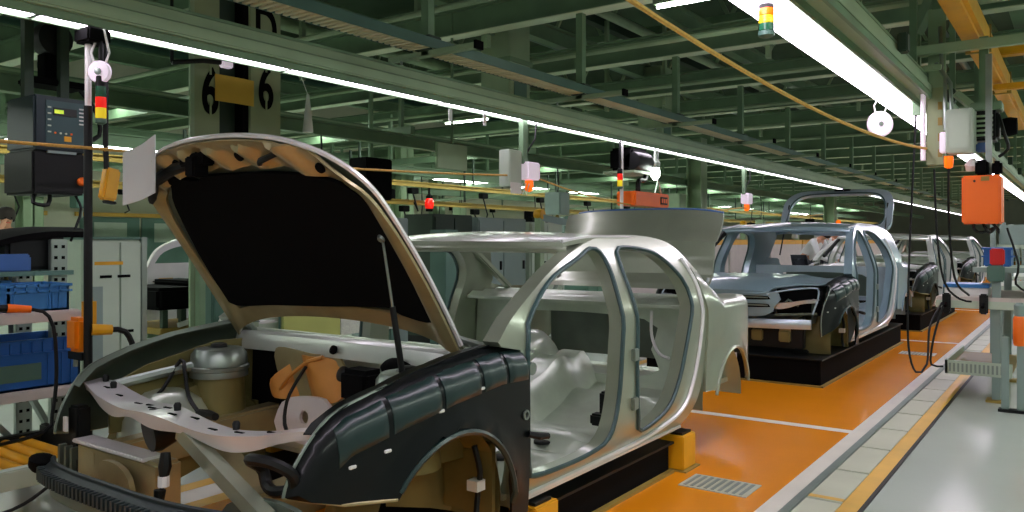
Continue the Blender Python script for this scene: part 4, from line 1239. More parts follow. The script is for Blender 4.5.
def crate(y0, y1, x0, x1, z0, h, m, label, rim=True, handle_y=False):
    c = thing('blue_crate', ((x0 + x1) / 2, (y0 + y1) / 2, z0), label, 'crate', 'blue crates on the rack')
    w = .012
    mb = MB()
    mb.box((x0, y0, z0), (x1, y1, z0 + .012))
    mb.box((x0, y0, z0), (x0 + w, y1, z0 + h)).box((x1 - w, y0, z0), (x1, y1, z0 + h)).box((x0, y0, z0), (x1, y0 + w, z0 + h)).box((x0, y1 - w, z0), (x1, y1, z0 + h))
    mb.build('tub', m, c)
    mb = MB()
    e = .012
    for zz, hh in ((z0 + h - .014, .014), (z0 + h * .70, .010)):
        mb.box((x0 - e, y0 - e, zz), (x1 + e, y0, zz + hh)).box((x0 - e, y1, zz), (x1 + e, y1 + e, zz + hh)).box((x0 - e, y0, zz), (x0, y1, zz + hh)).box((x1, y0, zz), (x1 + e, y1, zz + hh))
    mb.build('rim', m, c)
    mb = MB()
    k = y0 + .03
    while k < y1 - .01:
        mb.box((x1, k - .004, z0 + h * .70), (x1 + e, k + .004, z0 + h))
        k += .055
    for k in (y0 + .03, y0 + (y1 - y0) * .72, y1 - .05, y1 - .1):
        mb.box((x1, k - .005, z0 + .01), (x1 + .008, k + .005, z0 + h * .68))
    mb.build('rib_lattice_pattern', m, c)
    for ye, s in ((y1, 1), (y0, -1)):
        MB().box((x0 + .10, ye + s * .001, z0 + h * .45), (x1 - .10, ye + s * .006, z0 + h * .75)).build('hand_recess', 'dark', c)
    if rim:
        MB().box((x1 + .001, y0 + .06, z0 + h * .18), (x1 + .004, y0 + (y1 - y0) * .66, z0 + h * .52)).build('label_holder', 'tealg', c)
    return c


crate(1.66, 2.275, RX - .42, RX - .02, .476, .27, 'blue', 'big blue crate on the lower shelf of the rack')
crate(1.80, 2.10, RX - .08, RX + .22, .916, .14, 'lblue', 'light blue crate at the end of the upper shelf', False)
crate(1.60, 1.95, RX - .46, RX - .14, .916, .15, 'lblue', 'light blue crate behind the end one on the upper shelf', False)
# black part tray on top of the rack
t = thing('part_tray', (-5.0, 1.9, 1.116), 'black curved plastic part lying on the rack top', 'car part')
MB().grid(lambda u, v, q: Vector((-5.30 + .55 * u, 1.60 + .80 * v, 1.165 + .17 * math.sin(min(1, v * 1.3) * PI * .5) + .03 * math.sin(u * PI) - .035 * q)), 10, 16, 1).build('shell', 'black', t)
MB().box((-5.25, 1.95, 1.117), (-4.78, 2.28, 1.30)).build('core', 'rubber', t, bevel=.02)
t = thing('parts_bin', (-4.75, 1.75, 1.116), 'dark blue shallow bin under the black part on the rack top', 'bin')
MB().box((-4.70, 1.72, 1.117), (-4.665, 2.02, 1.21)).build('bin_front', 'dblue', t, bevel=.006)
MB().box((-4.715, 1.70, 1.117), (-4.70, 2.04, 1.19)).build('bin_back', 'dblue', t)
for i, (y, m, lab) in enumerate(((2.0, 'white', 'white bottle between the rack posts'), (2.07, 'yellow_dull', 'yellow bottle between the rack posts'), (2.12, 'paper', 'pale bottle beside the yellow one on the rack'))):
    o = MB().lathe([(.028, 0), (.03, .01), (.03, .10), (.012, .13), (.012, .155), (.0, .155)], (-5.08, y, .916), (0, 0, 1), 14).build('bottle', m)
    tag(o, lab, 'bottle', 'bottles on the rack')
# orange-handled hose wand on the upper shelf
t = thing('air_tool', (RX - .01, 1.85, .93), 'black hose wand with an orange grip on the upper shelf edge', 'tool')
MB().tube([(RX + .245, 1.45, .965), (RX + .265, 1.78, .945)], .018, 10).build('wand', 'rubber', t)
MB().tube([(RX + .265, 1.78, .945), (RX + .29, 1.88, .935)], [.022, .018], 10).build('grip', 'orange', t)
MB().tube(spl([(RX + .29, 1.88, .935), (RX + .31, 1.93, .92), (RX + .33, 1.97, .84), (RX + .34, 1.98, .6), (RX + .36, 1.95, .40), (RX + .38, 1.9, .32), (RX + .4, 1.6, .30)], .05, False), .009, 8).build('hose', 'rubber', t)
# orange power tools on the pole
t = thing('power_tool', (-4.3, 2.08, .65), 'orange-yellow power tool holstered beside the thin pole', 'tool')
MB().box((-4.36, 2.06, .70), (-4.24, 2.14, .88)).build('body', 'amber', t, .02)
MB().box((-4.33, 2.12, .78), (-4.25, 2.18, .98)).build('handle', 'yellow', t, bevel=.02)
MB().tube([(-4.31, 2.09, .70), (-4.31, 2.09, .62)], .012, 8).build('bit', 'steel', t)
MB().box((-4.36, 2.075, .66), (-4.215, 2.095, .70)).build('holster', 'rubber', t)
t = thing('nut_runner', (-4.15, 2.18, .82), 'yellow-ended hose gun on the near side of the thin pole', 'tool')
MB().tube([(-4.18, 2.11, .82), (-4.15, 2.20, .815)], [.03, .026], 12).build('grip', 'yellow', t)
MB().tube(spl([(-4.15, 2.20, .815), (-4.13, 2.26, .80), (-4.12, 2.30, .70), (-4.12, 2.29, .55), (-4.12, 2.22, .4), (-4.15, 2.2, .05)], .04, False), .015, 8).build('hose', 'rubber', t)

# roller conveyor on the floor
t = thing('roller_conveyor', (-4.3, 1.5, 0), 'low roller conveyor with yellow rollers beside the front of the sedan', 'conveyor')
MB().box((-3.93, .2, .17), (-3.87, 2.05, .26)).build('side_rail', 'cabinet', t, bevel=.006)
MB().box((-4.60, .2, .17), (-4.54, 2.05, .26)).build('side_rail', 'rubber', t, bevel=.006)
MB().box((-4.56, 2.02, .17), (-3.9, 2.06, .30)).build('end_stop', 'rubber', t, bevel=.006)
y = .4
while y < 2.0:
    MB().tube([(-4.55, y, .225), (-3.93, y, .225)], .028, 10).build('roller', 'yellow', t)
    y += .085
for y in (.4, 1.2, 1.95):
    for x in (-3.9, -4.57):
        MB().bar((x, y, 0), (x, y, .17), .05, .05).build('leg', 'green', t)
MB().tube(spl([(-3.85, 1.40, .19), (-3.83, 1.5, .10), (-3.80, 1.62, .12), (-3.78, 1.75, .2)], .04, False), .008, 6).build('cable', 'rubber', t)
# pale cabinets
t = thing('tall_cabinet', (-6.1, 3.265, 0), 'pale tall cabinet with black handles and a yellow strip behind the thin pole', 'cabinet')
MB().box((-6.3, 2.865, .08), (-5.82, 3.335, 1.29)).build('carcass', 'cabinet', t, bevel=.008)
d_ = MB().box((-5.82, 2.875, .10), (-5.80, 3.130, 1.27)).build('door', 'cabinet', t, bevel=.004)
MB().box((-5.80, 2.985, 1.01), (-5.785, 3.065, 1.03)).build('handle', 'black', d_)
MB().box((-5.80, 2.965, .60), (-5.785, 3.065, .62)).build('handle', 'black', d_)
MB().box((-5.80, 2.885, .2), (-5.797, 3.005, .95)).build('glass_pane', 'cabinet2', d_)
d_ = MB().box((-5.82, 3.140, .10), (-5.80, 3.295, 1.27)).build('door', 'cabinet', t, bevel=.004)
MB().box((-5.80, 3.115, 1.01), (-5.785, 3.205, 1.03)).build('handle', 'black', d_)
MB().box((-5.80, 3.135, .60), (-5.785, 3.230, .62)).build('handle', 'black', d_)
MB().box((-5.80, 2.945, 1.105), (-5.797, 3.155, 1.13)).build('yellow_strip', 'yellow', t)
MB().box((-5.83, 3.295, .06), (-5.79, 3.340, 1.31)).build('edge_frame', 'steel', t, bevel=.004)
MB().box((-6.3, 2.855, 1.29), (-5.80, 3.345, 1.31)).build('top_frame', 'tealg', t, bevel=.004)
MB().box((-6.28, 2.885, 0), (-5.84, 3.315, .08)).build('plinth', 'rubber', t)
t = thing('green_post', (-5.9, 3.86, 0), 'green square post beside the parts dolly under the bonnet edge', 'post')
MB().box((-5.93, 3.83, 0), (-5.87, 3.89, 1.6)).build('shaft', 'green', t, bevel=.004)
MB().box((-5.99, 3.77, 0), (-5.81, 3.95, .02)).build('base_plate', 'green', t)
t = thing('green_cabinet', (-6.06, 4.2, 0), 'teal-green cabinet behind the raised bonnet edge', 'cabinet')
MB().box((-6.14, 4.02, .05), (-5.98, 4.40, 1.9)).build('carcass', 'tealg', t, bevel=.01)
MB().box((-5.98, 4.04, .08), (-5.96, 4.38, 1.86)).build('door', 'tealg', t, bevel=.004)
MB().box((-6.12, 4.04, 0), (-6.0, 4.38, .05)).build('plinth', 'rubber', t)
t = thing('white_bin', (-5.7, 4.2, 0), 'white rounded bin below the raised bonnet edge', 'bin')
MB().lathe([(.19, 0), (.22, .03), (.24, .60), (.25, .64), (.23, .67), (.21, .66), (.02, .68)], (-5.72, 4.22, 0), (0, 0, 1), 24).build('tub', 'cabinet', t)
MB().lathe([(.255, .60), (.262, .615), (.255, .63)], (-5.72, 4.22, 0), (0, 0, 1), 24).build('rim', 'white', t)
# parts dolly with a black tray and a pale side panel upright on it
t = thing('parts_dolly', (-7.4, 4.3, 0), 'dark wheeled dolly between the tall cabinet and the green post', 'dolly')
for x in (-7.35, -6.75):
    for y in (4.07, 4.57):
        w = MB().lathe([(.04, -.03), (.10, -.025), (.10, .025), (.04, .03)], (x, y, .11), (1, 0, 0), 18).build('wheel', 'rubber', t)
        MB().box((x - .05, y - .03, .11), (x + .05, y + .03, .27)).build('caster_fork', 'steel', w)
MB().box((-7.45, 3.97, .27), (-6.65, 4.67, .33)).build('deck', 'green', t, bevel=.01)
MB().box((-7.45, 3.97, .44), (-6.66, 4.67, .50)).build('shelf', 'yellow_dull', t, bevel=.01)
for x in (-7.4, -6.7):
    for y in (4.02, 4.2, 4.62):
        MB().bar((x, y, .33), (x, y, .66), .05, .05).build('upright', 'dgreen', t)
MB().bar((-6.64, 4.12, .52), (-6.64, 4.5, .60), .03, .04).build('pale_strip', 'white', t)
t = thing('door_lining', (-7.05, 4.1, .66), 'black part tray lying on the wheeled dolly', 'car part')
MB().box((-7.4, 3.94, .66), (-6.66, 4.68, .86)).build('tray', 'black', t, bevel=.03)
MB().box((-7.38, 4.3, .86), (-6.7, 4.6, .91)).build('raised_end', 'black', t, bevel=.02)
t = thing('car_body_side', (-7.75, 4.6, 0), 'pale lilac car side panel standing behind the wheeled dolly', 'car part')
so = chain(('p', [(4.10, .4), (5.05, .4), (5.05, .95)]), ('s', [(5.05, .95), (4.98, 1.22), (4.8, 1.31), (4.5, 1.30), (4.25, 1.2), (4.12, 1.02)]), ('p', [(4.12, 1.02), (4.10, .4)]))
si = chain(('p', [(4.2, 1.05), (4.9, 1.05)]), ('s', [(4.9, 1.05), (4.86, 1.19), (4.75, 1.235), (4.5, 1.225), (4.3, 1.16), (4.2, 1.05)]))
MB().plate(so, [si], lambda y, z, q: Vector((-7.70 - q - .1 * max(0, z - .9), y + .33, z)), .05, .08).build('panel', 'white_metal', t)
MB().box((-7.68, 4.55, .75), (-7.66, 4.70, .90)).build('yellow_sticker', 'yellow', t)
MB().box((-7.8, 4.45, .0), (-7.70, 5.3, .4)).build('stand', 'green', t)

# teal cabinets beyond the sedan
def cab(x, y0, y1, h, m, label, w=.5, name='machine_cabinet', door=True):
    t = thing(name, (x, (y0 + y1) / 2, 0), label, 'cabinet', 'machine cabinets behind the sedan')
    MB().box((x - w, y0, .08), (x, y1, h)).build('carcass', m, t, bevel=.012)
    MB().box((x - w + .02, y0 + .02, 0), (x - .02, y1 - .02, .08)).build('plinth', 'rubber', t)
    if door:
        ym = (y0 + y1) / 2
        for a, b in ((y0 + .03, ym - .01), (ym + .01, y1 - .03)):
            d = MB().box((x, a, .12), (x + .015, b, h - .04)).build('door', m, t, bevel=.004)
            MB().box((x + .015, b - .08, h * .55), (x + .035, b - .05, h * .55 + .12)).build('handle', 'rubber', d)
    return t


cab(-6.6, 7.55, 8.35, 1.62, 'dgreen', 'dark green cabinet seen over the sedan windscreen')
cab(-6.6, 8.45, 9.6, 1.60, 'cabinet2', 'grey cabinet beyond the dark green one, over the sedan roof')
cab(-6.6, 9.7, 10.6, 1.56, 'cabinet', 'pale cabinet last of the row over the sedan roof')
cab(-6.5, 6.55, 7.0, 1.55, 'cabinet2', 'pale blue-grey cabinet beside the raised bonnet edge')
t = thing('teal_pillar', (-5.4, 6.6, 0), 'teal square pillar with a switch box seen through the windscreen', 'pillar')
MB().box((-5.66, 6.42, 0), (-5.44, 6.64, 1.40)).build('shaft', 'tealg', t, bevel=.008)
MB().box((-5.44, 6.70, .55), (-5.34, 6.92, 1.12)).build('switch_box', 'tealg', t, bevel=.01)
MB().box((-5.34, 6.76, .74), (-5.32, 6.86, .86)).build('switch_plate', 'rubber', t, bevel=.006)
MB().box((-5.64, 6.60, .6), (-5.42, 6.74, .66)).build('bracket', 'green', t)
t = thing('gauze_panel', (-5.3, 4.2, 0), 'pale mesh guard panel seen between the cowl and the bonnet', 'guard panel')
MB().box((-5.36, 4.87, .45), (-5.33, 5.55, 1.02)).build('mesh_panel', mat('dotted_panel', (196, 202, 186), .5, 0, .25, 120), t)
MB().box((-5.37, 4.25, .45), (-5.33, 4.86, 1.02)).build('plain_panel', mat('lime_panel', (168, 176, 96), .5, 0, .06, 4), t)
for y in (4.27, 4.865, 5.55):
    MB().bar((-5.38, y, 0), (-5.38, y, 1.04), .04, .04).build('post', 'tealg', t)
MB().box((-5.38, 5.57, .5), (-5.2, 5.78, 1.0)).build('dark_unit', 'rubber', t, bevel=.02)

# red-amber lamp and dark machines beyond
t = thing('beacon_lamp', (-7.2, 7.5, 1.9), 'lit orange-red beacon on the lower yellow overhead rail', 'beacon')
MB().lathe([(.06, 1.82), (.075, 1.86), (.075, 1.96), (.05, 2.0), (.01, 2.0)], (-9.0, 10.2, 0), (0, 0, 1), 18).build('lens', 'glass_red', t)
MB().lathe([(.06, 1.78), (.065, 1.825), (.02, 1.83)], (-9.0, 10.2, 0), (0, 0, 1), 16).build('base', 'black', t)
MB().lathe([(.05, 2.0), (.06, 2.03), (.02, 2.08), (.015, 2.18)], (-9.0, 10.2, 0), (0, 0, 1), 12).build('mount', 'black', t)
rnd = random.Random(3)
for i in range(26):
    y = 6 + i * .95 + rnd.random() * .4
    x = (-7.0, -9.9, -11.4, -14.2)[(i * 3 + i // 4) % 4]
    rnd.random()
    z = 1.35 + rnd.random() * .6
    m = rnd.choice(['black', 'rubber', 'tealg', 'cabinet2', 'green2', 'dgreen'])
    t = thing('hanging_tool', (x, y, z), 'dark tool with a cable hanging under the overhead frames', 'tool', 'tools hanging under the overhead frames')
    s = .08 + rnd.random() * .10
    MB().box((x - s, y - s, z), (x + s, y + s, z + s * 2.4)).build('body', m, t, bevel=.015)
    MB().tube([(x, y, z + s * 2), (x + .03, y, z + .5), (x, y, 2.79 if x == -11.4 else 2.5)], .012, 6).build('cable', 'rubber', t)
    MB().lathe([(.02, 0), (.035, -.04), (.03, -.16), (.01, -.18)], (x, y, z), (0, 0, 1), 10).build('nozzle', rnd.choice(['steel', 'yellow_dull', 'rubber']), t)
for i in range(4, 18):
    y = 3.5 + i * 1.35
    x = -10.0 - (i % 3) * 1.7 + (.9 if i % 3 == 0 else 0)
    h = 1.1 + .25 * ((i * 7) % 4)
    m = ['cabinet', 'cabinet2', 'tealg', 'green2', 'white'][(i * 3) % 5]
    cab(x, y, y + .9, h, m, 'machine cabinet standing in the second line behind the yellow rails', .6)
for i in range(8):
    y = 10.8 + i * 2.6
    t = thing('guard_panel', (-5.9, y + 1.25, 0), 'cream guard panel with a yellow top band along the far side of the line', 'guard panel', 'cream guard panels along the line')
    MB().box((-5.93, y, .15), (-5.90, y + 2.5, 1.20)).build('panel', 'wood', t, bevel=.004)
    MB().box((-5.94, y, 1.20), (-5.89, y + 2.5, 1.31)).build('top_band', 'yellow', t, bevel=.004)
    for yy in (y + .05, y + 2.45):
        MB().bar((-5.95, yy, 0), (-5.95, yy, 1.31), .05, .05).build('post', 'tealg', t)
# gantry posts and machines above the guard panels
for i in range(9):
    y = 9.5 + i * 2.1
    t = thing('assembly_arm', (-5.6, y, 1.4), 'grey handling arm with a yellow joint beyond the guard panels', 'machine', 'handling arms beyond the guard panels')
    MB().bar((-6.3, y, 0), (-6.3, y, 1.7), .10, .10).build('post', 'green2', t)
    MB().bar((-6.3, y, 1.62), (-5.9, y + .5, 1.5), .08, .09).build('arm', 'cabinet2', t)
    MB().lathe([(.07, -.06), (.08, 0), (.07, .06)], (-6.3, y, 1.66), (1, 0, 0), 14).build('joint', 'yellow', t)
    MB().box((-5.96, y + .44, 1.34), (-5.84, y + .58, 1.56)).build('gripper', 'white', t, bevel=.01)

# far cream wall: doors with yellow lintels
for i in range(9):
    y = -2 + i * 3.6
    d = thing('door_%d' % (i + 1), (-17.98, y + 1.4, 0), 'green double door in the far cream wall', 'door')
    d['kind'] = 'structure'
    for a in (y, y + 1.42):
        p = MB().box((-17.99, a, 0), (-17.94, a + 1.36, 1.82)).build('door_leaf', 'doorg', d, bevel=.01)
        MB().box((-17.94, a + .3, 1.25), (-17.93, a + 1.05, 1.7)).build('pane', 'cabinet', p)
    MB().box((-17.99, y - .1, 1.83), (-17.90, y + 2.9, 1.92)).build('lintel', 'line_yellow', d)


# ------------------------------------------------------------------ right-hand station
t = thing('hanging_light_holder', (-.9, 6.9, 1.86), 'green hanging metal panel with a pale lamp edge beside the grey box', 'panel')
MB().box((-.97, 6.86, 1.87), (-.85, 6.90, 3.06)).build('panel', 'green2', t, bevel=.006)
MB().tube([(-1.0, 6.84, 1.90), (-1.0, 6.84, 2.52)], .018, 10).build('pale_tube', 'disc', t)
MB().box((-.98, 6.85, 1.86), (-.86, 6.91, 2.45)).build('lower_plate', 'column', t, bevel=.004)
for k in range(4):
    MB().box((-.90, 6.845, 1.92 + k * .12), (-.87, 6.86, 1.98 + k * .12)).build('clip', 'yellow_dull', t)
MB().bar((-.91, 6.88, 3.05), (-.91, 6.88, 3.55), .06, .06).build('drop_rod', 'green', t)
t = thing('grey_electric_box', (-.72, 6.7, 1.9), 'pale grey electric box right of the hanging panel', 'electric box')
MB().box((-.82, 6.60, 1.92), (-.64, 6.80, 2.24)).build('box', 'cabinet', t, bevel=.01)
MB().box((-.80, 6.595, 1.95), (-.66, 6.60, 2.21)).build('cover', 'cabinet', t, bevel=.003)
MB().tube([(-.79, 6.7, 2.24), (-.80, 6.72, 2.45), (-.86, 6.75, 2.56), (-.88, 6.8, 2.9)], .014, 8).build('conduit', 'steel', t)
MB().tube([(-.83, 6.7, 2.10), (-.835, 6.72, 2.5), (-.9, 6.76, 2.62)], .014, 8).build('conduit', 'steel', t)
MB().lathe([(.03, 1.90), (.032, 1.86), (.028, 1.82), (.01, 1.81)], (-.80, 6.62, 0), (0, 0, 1), 14).build('orange_lens', 'glass_org', t)
MB().box((-.86, 6.62, 1.93), (-.82, 6.70, 2.08)).build('white_switch', 'disc', t, bevel=.006)
t = thing('orange_control_box', (-.56, 6.6, 1.4), 'big orange control box with a black top hanging over the work station', 'control box')
MB().box((-.70, 6.45, 1.40), (-.46, 6.72, 1.74)).build('box', 'orange', t, bevel=.012)
MB().box((-.62, 6.47, 1.74), (-.54, 6.60, 1.85)).box((-.52, 6.5, 1.74), (-.46, 6.60, 1.84)).build('top_unit', 'black', t, bevel=.015)
MB().box((-.58, 6.444, 1.70), (-.53, 6.45, 1.73)).build('label_plate', 'yellow_dull', t)
MB().lathe([(.008, 0), (.008, .006)], (-.62, 6.45, 1.70), (0, -1, 0), 10).build('screw', 'rubber', t)
for k in range(3):
    MB().tube(spl([(-.63 + k * .06, 6.5, 1.40), (-.62 + k * .07, 6.48, 1.36), (-.58 + k * .05, 6.52, 1.34), (-.5, 6.6, 1.38)], .03, False), .010, 6).build('cable', 'rubber', t)
MB().bar((-.55, 6.66, 1.74), (-.55, 6.66, 2.62), .04, .04).build('drop_rod', 'steel', t)
t = thing('trolley_motor', (-.58, 6.9, 2.1), 'dark trolley motor with cables above the orange control box', 'motor')
MB().box((-.66, 6.8, 2.02), (-.50, 7.02, 2.24)).build('motor', 'rubber', t, bevel=.02)
MB().box((-.68, 6.78, 2.24), (-.48, 7.0, 2.30)).build('mount_plate', 'green', t, bevel=.006)
mb = MB()
for k in range(5):
    mb.box((-.655, 6.785, 2.05 + k * .035), (-.535, 6.80, 2.065 + k * .035))
mb.build('cooling_ribs', 'green2', t)
MB().lathe([(.06, -.05), (.07, 0), (.06, .05)], (-.44, 6.9, 2.12), (1, 0, 0), 18).build('drum', 'black', t)
MB().tube(spl([(-.5, 6.8, 2.2), (-.46, 6.75, 2.05), (-.44, 6.8, 1.95), (-.5, 6.85, 1.9)], .04, False), .012, 6).build('cable', 'rubber', t)
MB().bar((-.60, 6.9, 2.3), (-.60, 6.9, 2.8), .06, .06).build('drop_rod', 'green', t)
MB().box((-.64, 6.75, 1.93), (-.56, 6.82, 2.0)).build('blue_unit', 'dblue', t, bevel=.01)
MB().lathe([(.045, 0), (.05, .04), (.02, .08)], (-.655, 6.70, 1.80), (0, -.3, 1), 16).build('white_horn', 'white', t)
# yellow crane rail
t = thing('yellow_crane_rail', (-.73, 5, 2.9), 'thick yellow rail running overhead along the walkway edge', 'rail')
MB().box((-.765, -2, 2.80), (-.605, 13, 3.0)).build('rail', 'yellow', t, bevel=.03)
for y in (5.55, 7.4, 9.6):
    MB().box((-.775, y, 2.79), (-.595, y + .03, 3.01)).build('rail_band', 'yellow_dull', t)
t = thing('short_yellow_beam', (-.45, 9.5, 2.9), 'short yellow beam crossing behind the thick yellow rail', 'beam')
MB().box((-.70, 8.9, 3.05), (1.5, 9.05, 3.22)).build('beam', 'yellow', t, bevel=.01)
MB().box((-.70, 8.9, 2.72), (1.5, 9.0, 2.78)).build('lower_beam', 'yellow', t, bevel=.01)
MB().bar((-.3, 8.97, 3.2), (-.3, 8.97, 3.5), .05, .05).build('drop_rod', 'green', t)
for y, z, lab in ((6.75, 2.72, 'pale green crossbar under the thick yellow rail'), (5.2, 3.12, 'pale green crossbar above the hanging panel')):
    t = thing('cross_pipe', (-.2, y, z), lab, 'crossbar', 'crossbars by the yellow rail')
    MB().bar((-1.6, y, z), (1.2, y, z), .06, .07).build('bar', 'green2', t)
    for x in (-1.45, .6):
        MB().bar((x, y, z), (x, y, 3.5), .05, .05).build('drop_rod', 'green', t)
t = thing('air_duct_box', (-.5, 6.0, 3.3), 'big pale green duct box at the top beside the thick yellow rail', 'duct')
MB().box((-.66, 6.6, 3.12), (-.30, 7.2, 3.46)).build('duct', 'green2', t, bevel=.01)
MB().box((-.68, 6.58, 3.10), (-.28, 6.66, 3.48)).build('flange', 'tealg', t, bevel=.006)
MB().lathe([(.05, 0), (.06, .03), (.06, .10)], (-.62, 6.62, 3.04), (0, 0, 1), 14).build('spigot', 'rubber', t)
t = thing('bracing_strut', (-.9, 6.9, 3.1), 'slanted grey-green brace beside the thick yellow rail', 'brace')
MB().bar((-.86, 6.95, 3.35), (-1.1, 7.2, 2.98), .07, .10).build('strut', 'green', t)
MB().bar((-1.1, 7.2, 2.98), (-1.1, 7.2, 2.30), .06, .06).build('strut', 'green', t)
MB().bar((-.80, 7.0, 2.42), (-.58, 7.1, 2.20), .05, .05).build('strut', 'green2', t)

# work bench at the right
t = thing('work_bench', (-.4, 7.3, 0), 'grey steel work bench with shelves at the walkway edge', 'bench')
for x, y in ((-.56, 7.42), (-.56, 8.6), (.2, 7.42), (.2, 8.6)):
    MB().box((x - .03, y - .03, .02), (x + .03, y + .03, 1.22)).build('leg', 'cabinet2', t, bevel=.004)
    MB().box((x - .07, y - .07, 0), (x + .07, y + .07, .02)).build('foot_plate', 'yellow_dull', t)
MB().box((-.98, 7.35, .79), (.25, 8.65, .83)).build('worktop', 'wood', t, bevel=.006)
MB().box((-.98, 7.34, .74), (.25, 7.37, .80)).build('top_edge', 'cabinet', t)
MB().box((-.72, 7.38, 1.03), (.25, 8.6, 1.06)).build('upper_shelf', 'cabinet', t, bevel=.006)
MB().box((-.72, 7.36, 1.03), (.25, 7.385, 1.07)).build('shelf_edge', 'cabinet2', t)
sh_ = MB().box((-.90, 7.4, .235), (-.45, 8.5, .255)).build('low_shelf', 'yellow_dull', t)
mb = MB()
mb.box((-.92, 7.38, .20), (-.90, 8.5, .31)).box((-.92, 7.38, .20), (-.45, 7.40, .31))
mb.build('shelf_wall', 'cabinet', sh_)
mb = MB()
for k in range(14):
    mb.box((-.89 + k * .03, 7.376, .22), (-.875 + k * .03, 7.380, .29))
mb.build('slot_groove_pattern', 'slot', sh_)
t = thing('bench_stand', (-.2, 6.5, 0), 'short grey stand with an orange cylinder before the work bench', 'stand')
MB().box((-.50, 7.02, .02), (-.45, 7.07, .56)).build('post', 'cabinet2', t, bevel=.004)
MB().box((-.40, 7.02, .02), (-.35, 7.07, .56)).build('post', 'cabinet2', t, bevel=.004)
MB().box((-.52, 7.0, 0), (-.33, 7.09, .02)).build('foot_plate', 'rubber', t)
MB().lathe([(.035, .50), (.042, .52), (.042, .70), (.03, .72), (.02, .72)], (-.385, 7.04, 0), (0, 0, 1), 18).build('orange_cylinder', 'orange', t)
MB().lathe([(.03, .72), (.036, .74), (.036, .80), (.02, .82)], (-.385, 7.04, 0), (0, 0, 1), 16).build('grey_cap', 'cabinet2', t)
t = thing('red_switch_box', (-.55, 7.38, 1.1), 'red switch box on the bench post below the orange control box', 'switch')
MB().box((-.60, 7.33, 1.09), (-.50, 7.39, 1.22)).build('red_box', 'red', t, bevel=.01)
MB().box((-.62, 7.33, .96), (-.50, 7.39, 1.085)).build('grey_base', 'tealg', t, bevel=.01)
c = thing('blue_crate', (-.6, 7.9, 1.06), 'dark blue crate on the upper shelf of the work bench', 'crate')
MB().box((-.70, 8.0, 1.06), (-.5, 8.3, 1.22)).build('tub', 'blue', c, bevel=.01)
mb = MB()
mb.box((-.715, 7.985, 1.205), (-.485, 8.315, 1.225)).box((-.715, 7.985, 1.14), (-.485, 8.315, 1.152))
mb.build('rim', 'blue', c)
c = thing('paper_box', (-.8, 7.6, .83), 'white box with a blue lid lying on the work bench', 'box')
MB().box((-.93, 7.45, .83), (-.62, 7.75, .90)).build('box', 'white', c, bevel=.008)
MB().box((-.94, 7.44, .90), (-.61, 7.76, .93)).build('lid', 'lblue', c, bevel=.006)
for i, (x, y, lab) in enumerate(((-.90, 7.32, 'black clamp on the worktop edge at the end of the bench'), (-.64, 7.32, 'black clamp on the worktop edge beside the bench post'))):
    t = thing('bench_clamp', (x, y, .8), lab, 'clamp', 'clamps on the bench edge')
    MB().box((x - .03, y - .02, .70), (x + .03, y + .03, .86)).build('jaw', 'rubber', t, bevel=.01)
    MB().tube([(x, y - .02, .78), (x, y - .08, .76)], .012, 8).build('screw', 'black', t)
for i, (p, lab) in enumerate((([(-1.1, 7.2, 2.4), (-1.12, 7.1, 1.6), (-1.13, 7.0, .9), (-1.12, 6.95, .45), (-1.06, 6.9, .26), (-.99, 6.95, .32), (-.99, 7.1, .6), (-.93, 7.3, .78)], 'long black cable looping almost to the yellow floor line'),
                             ([(-.98, 7.25, 1.86), (-.95, 7.2, 1.3), (-.90, 7.2, .95), (-.80, 7.25, .82), (-.72, 7.28, .80)], 'black cable from the hanging panel to the bench'),
                             ([(-.80, 6.62, 1.82), (-.80, 6.64, 1.4), (-.78, 6.8, 1.0), (-.72, 7.1, .86)], 'thin black cable below the orange lens'),
                             ([(-.92, 7.3, .76), (-.96, 7.25, .6), (-.99, 7.2, .42), (-1.0, 7.25, .28), (-.93, 7.34, .26)], 'black cable hanging at the bench corner'),
                             ([(-.48, 7.3, 1.38), (-.40, 7.2, 1.1), (-.42, 7.25, .95), (-.30, 7.3, .86)], 'cable curling down behind the red switch box'))):
    o = MB().tube(spl(p, .05, False), .0085, 7).build('black_cable', 'rubber')
    tag(o, lab, 'cable')
for i in range(5):
    y = 9.6 + i * 2.6
    t = thing('side_station', (-.6, y, 0), 'grey work station further along the walkway edge', 'bench', 'work stations along the walkway')
    MB().box((-.80, y, .78), (.1, y + 1.4, .82)).build('worktop', 'cabinet', t)
    for x in (-.76, .06):
        for yy in (y + .05, y + 1.35):
            MB().bar((x, yy, 0), (x, yy, 1.5), .05, .05).build('leg', 'cabinet2', t)
    MB().box((-.75, y + .1, 1.2), (.05, y + 1.3, 1.24)).build('shelf', 'cabinet', t)
    MB().box((-.72, y + .2, 1.24), (-.4, y + .7, 1.45)).build('bin', 'blue' if i % 2 else 'cabinet2', t, bevel=.01)


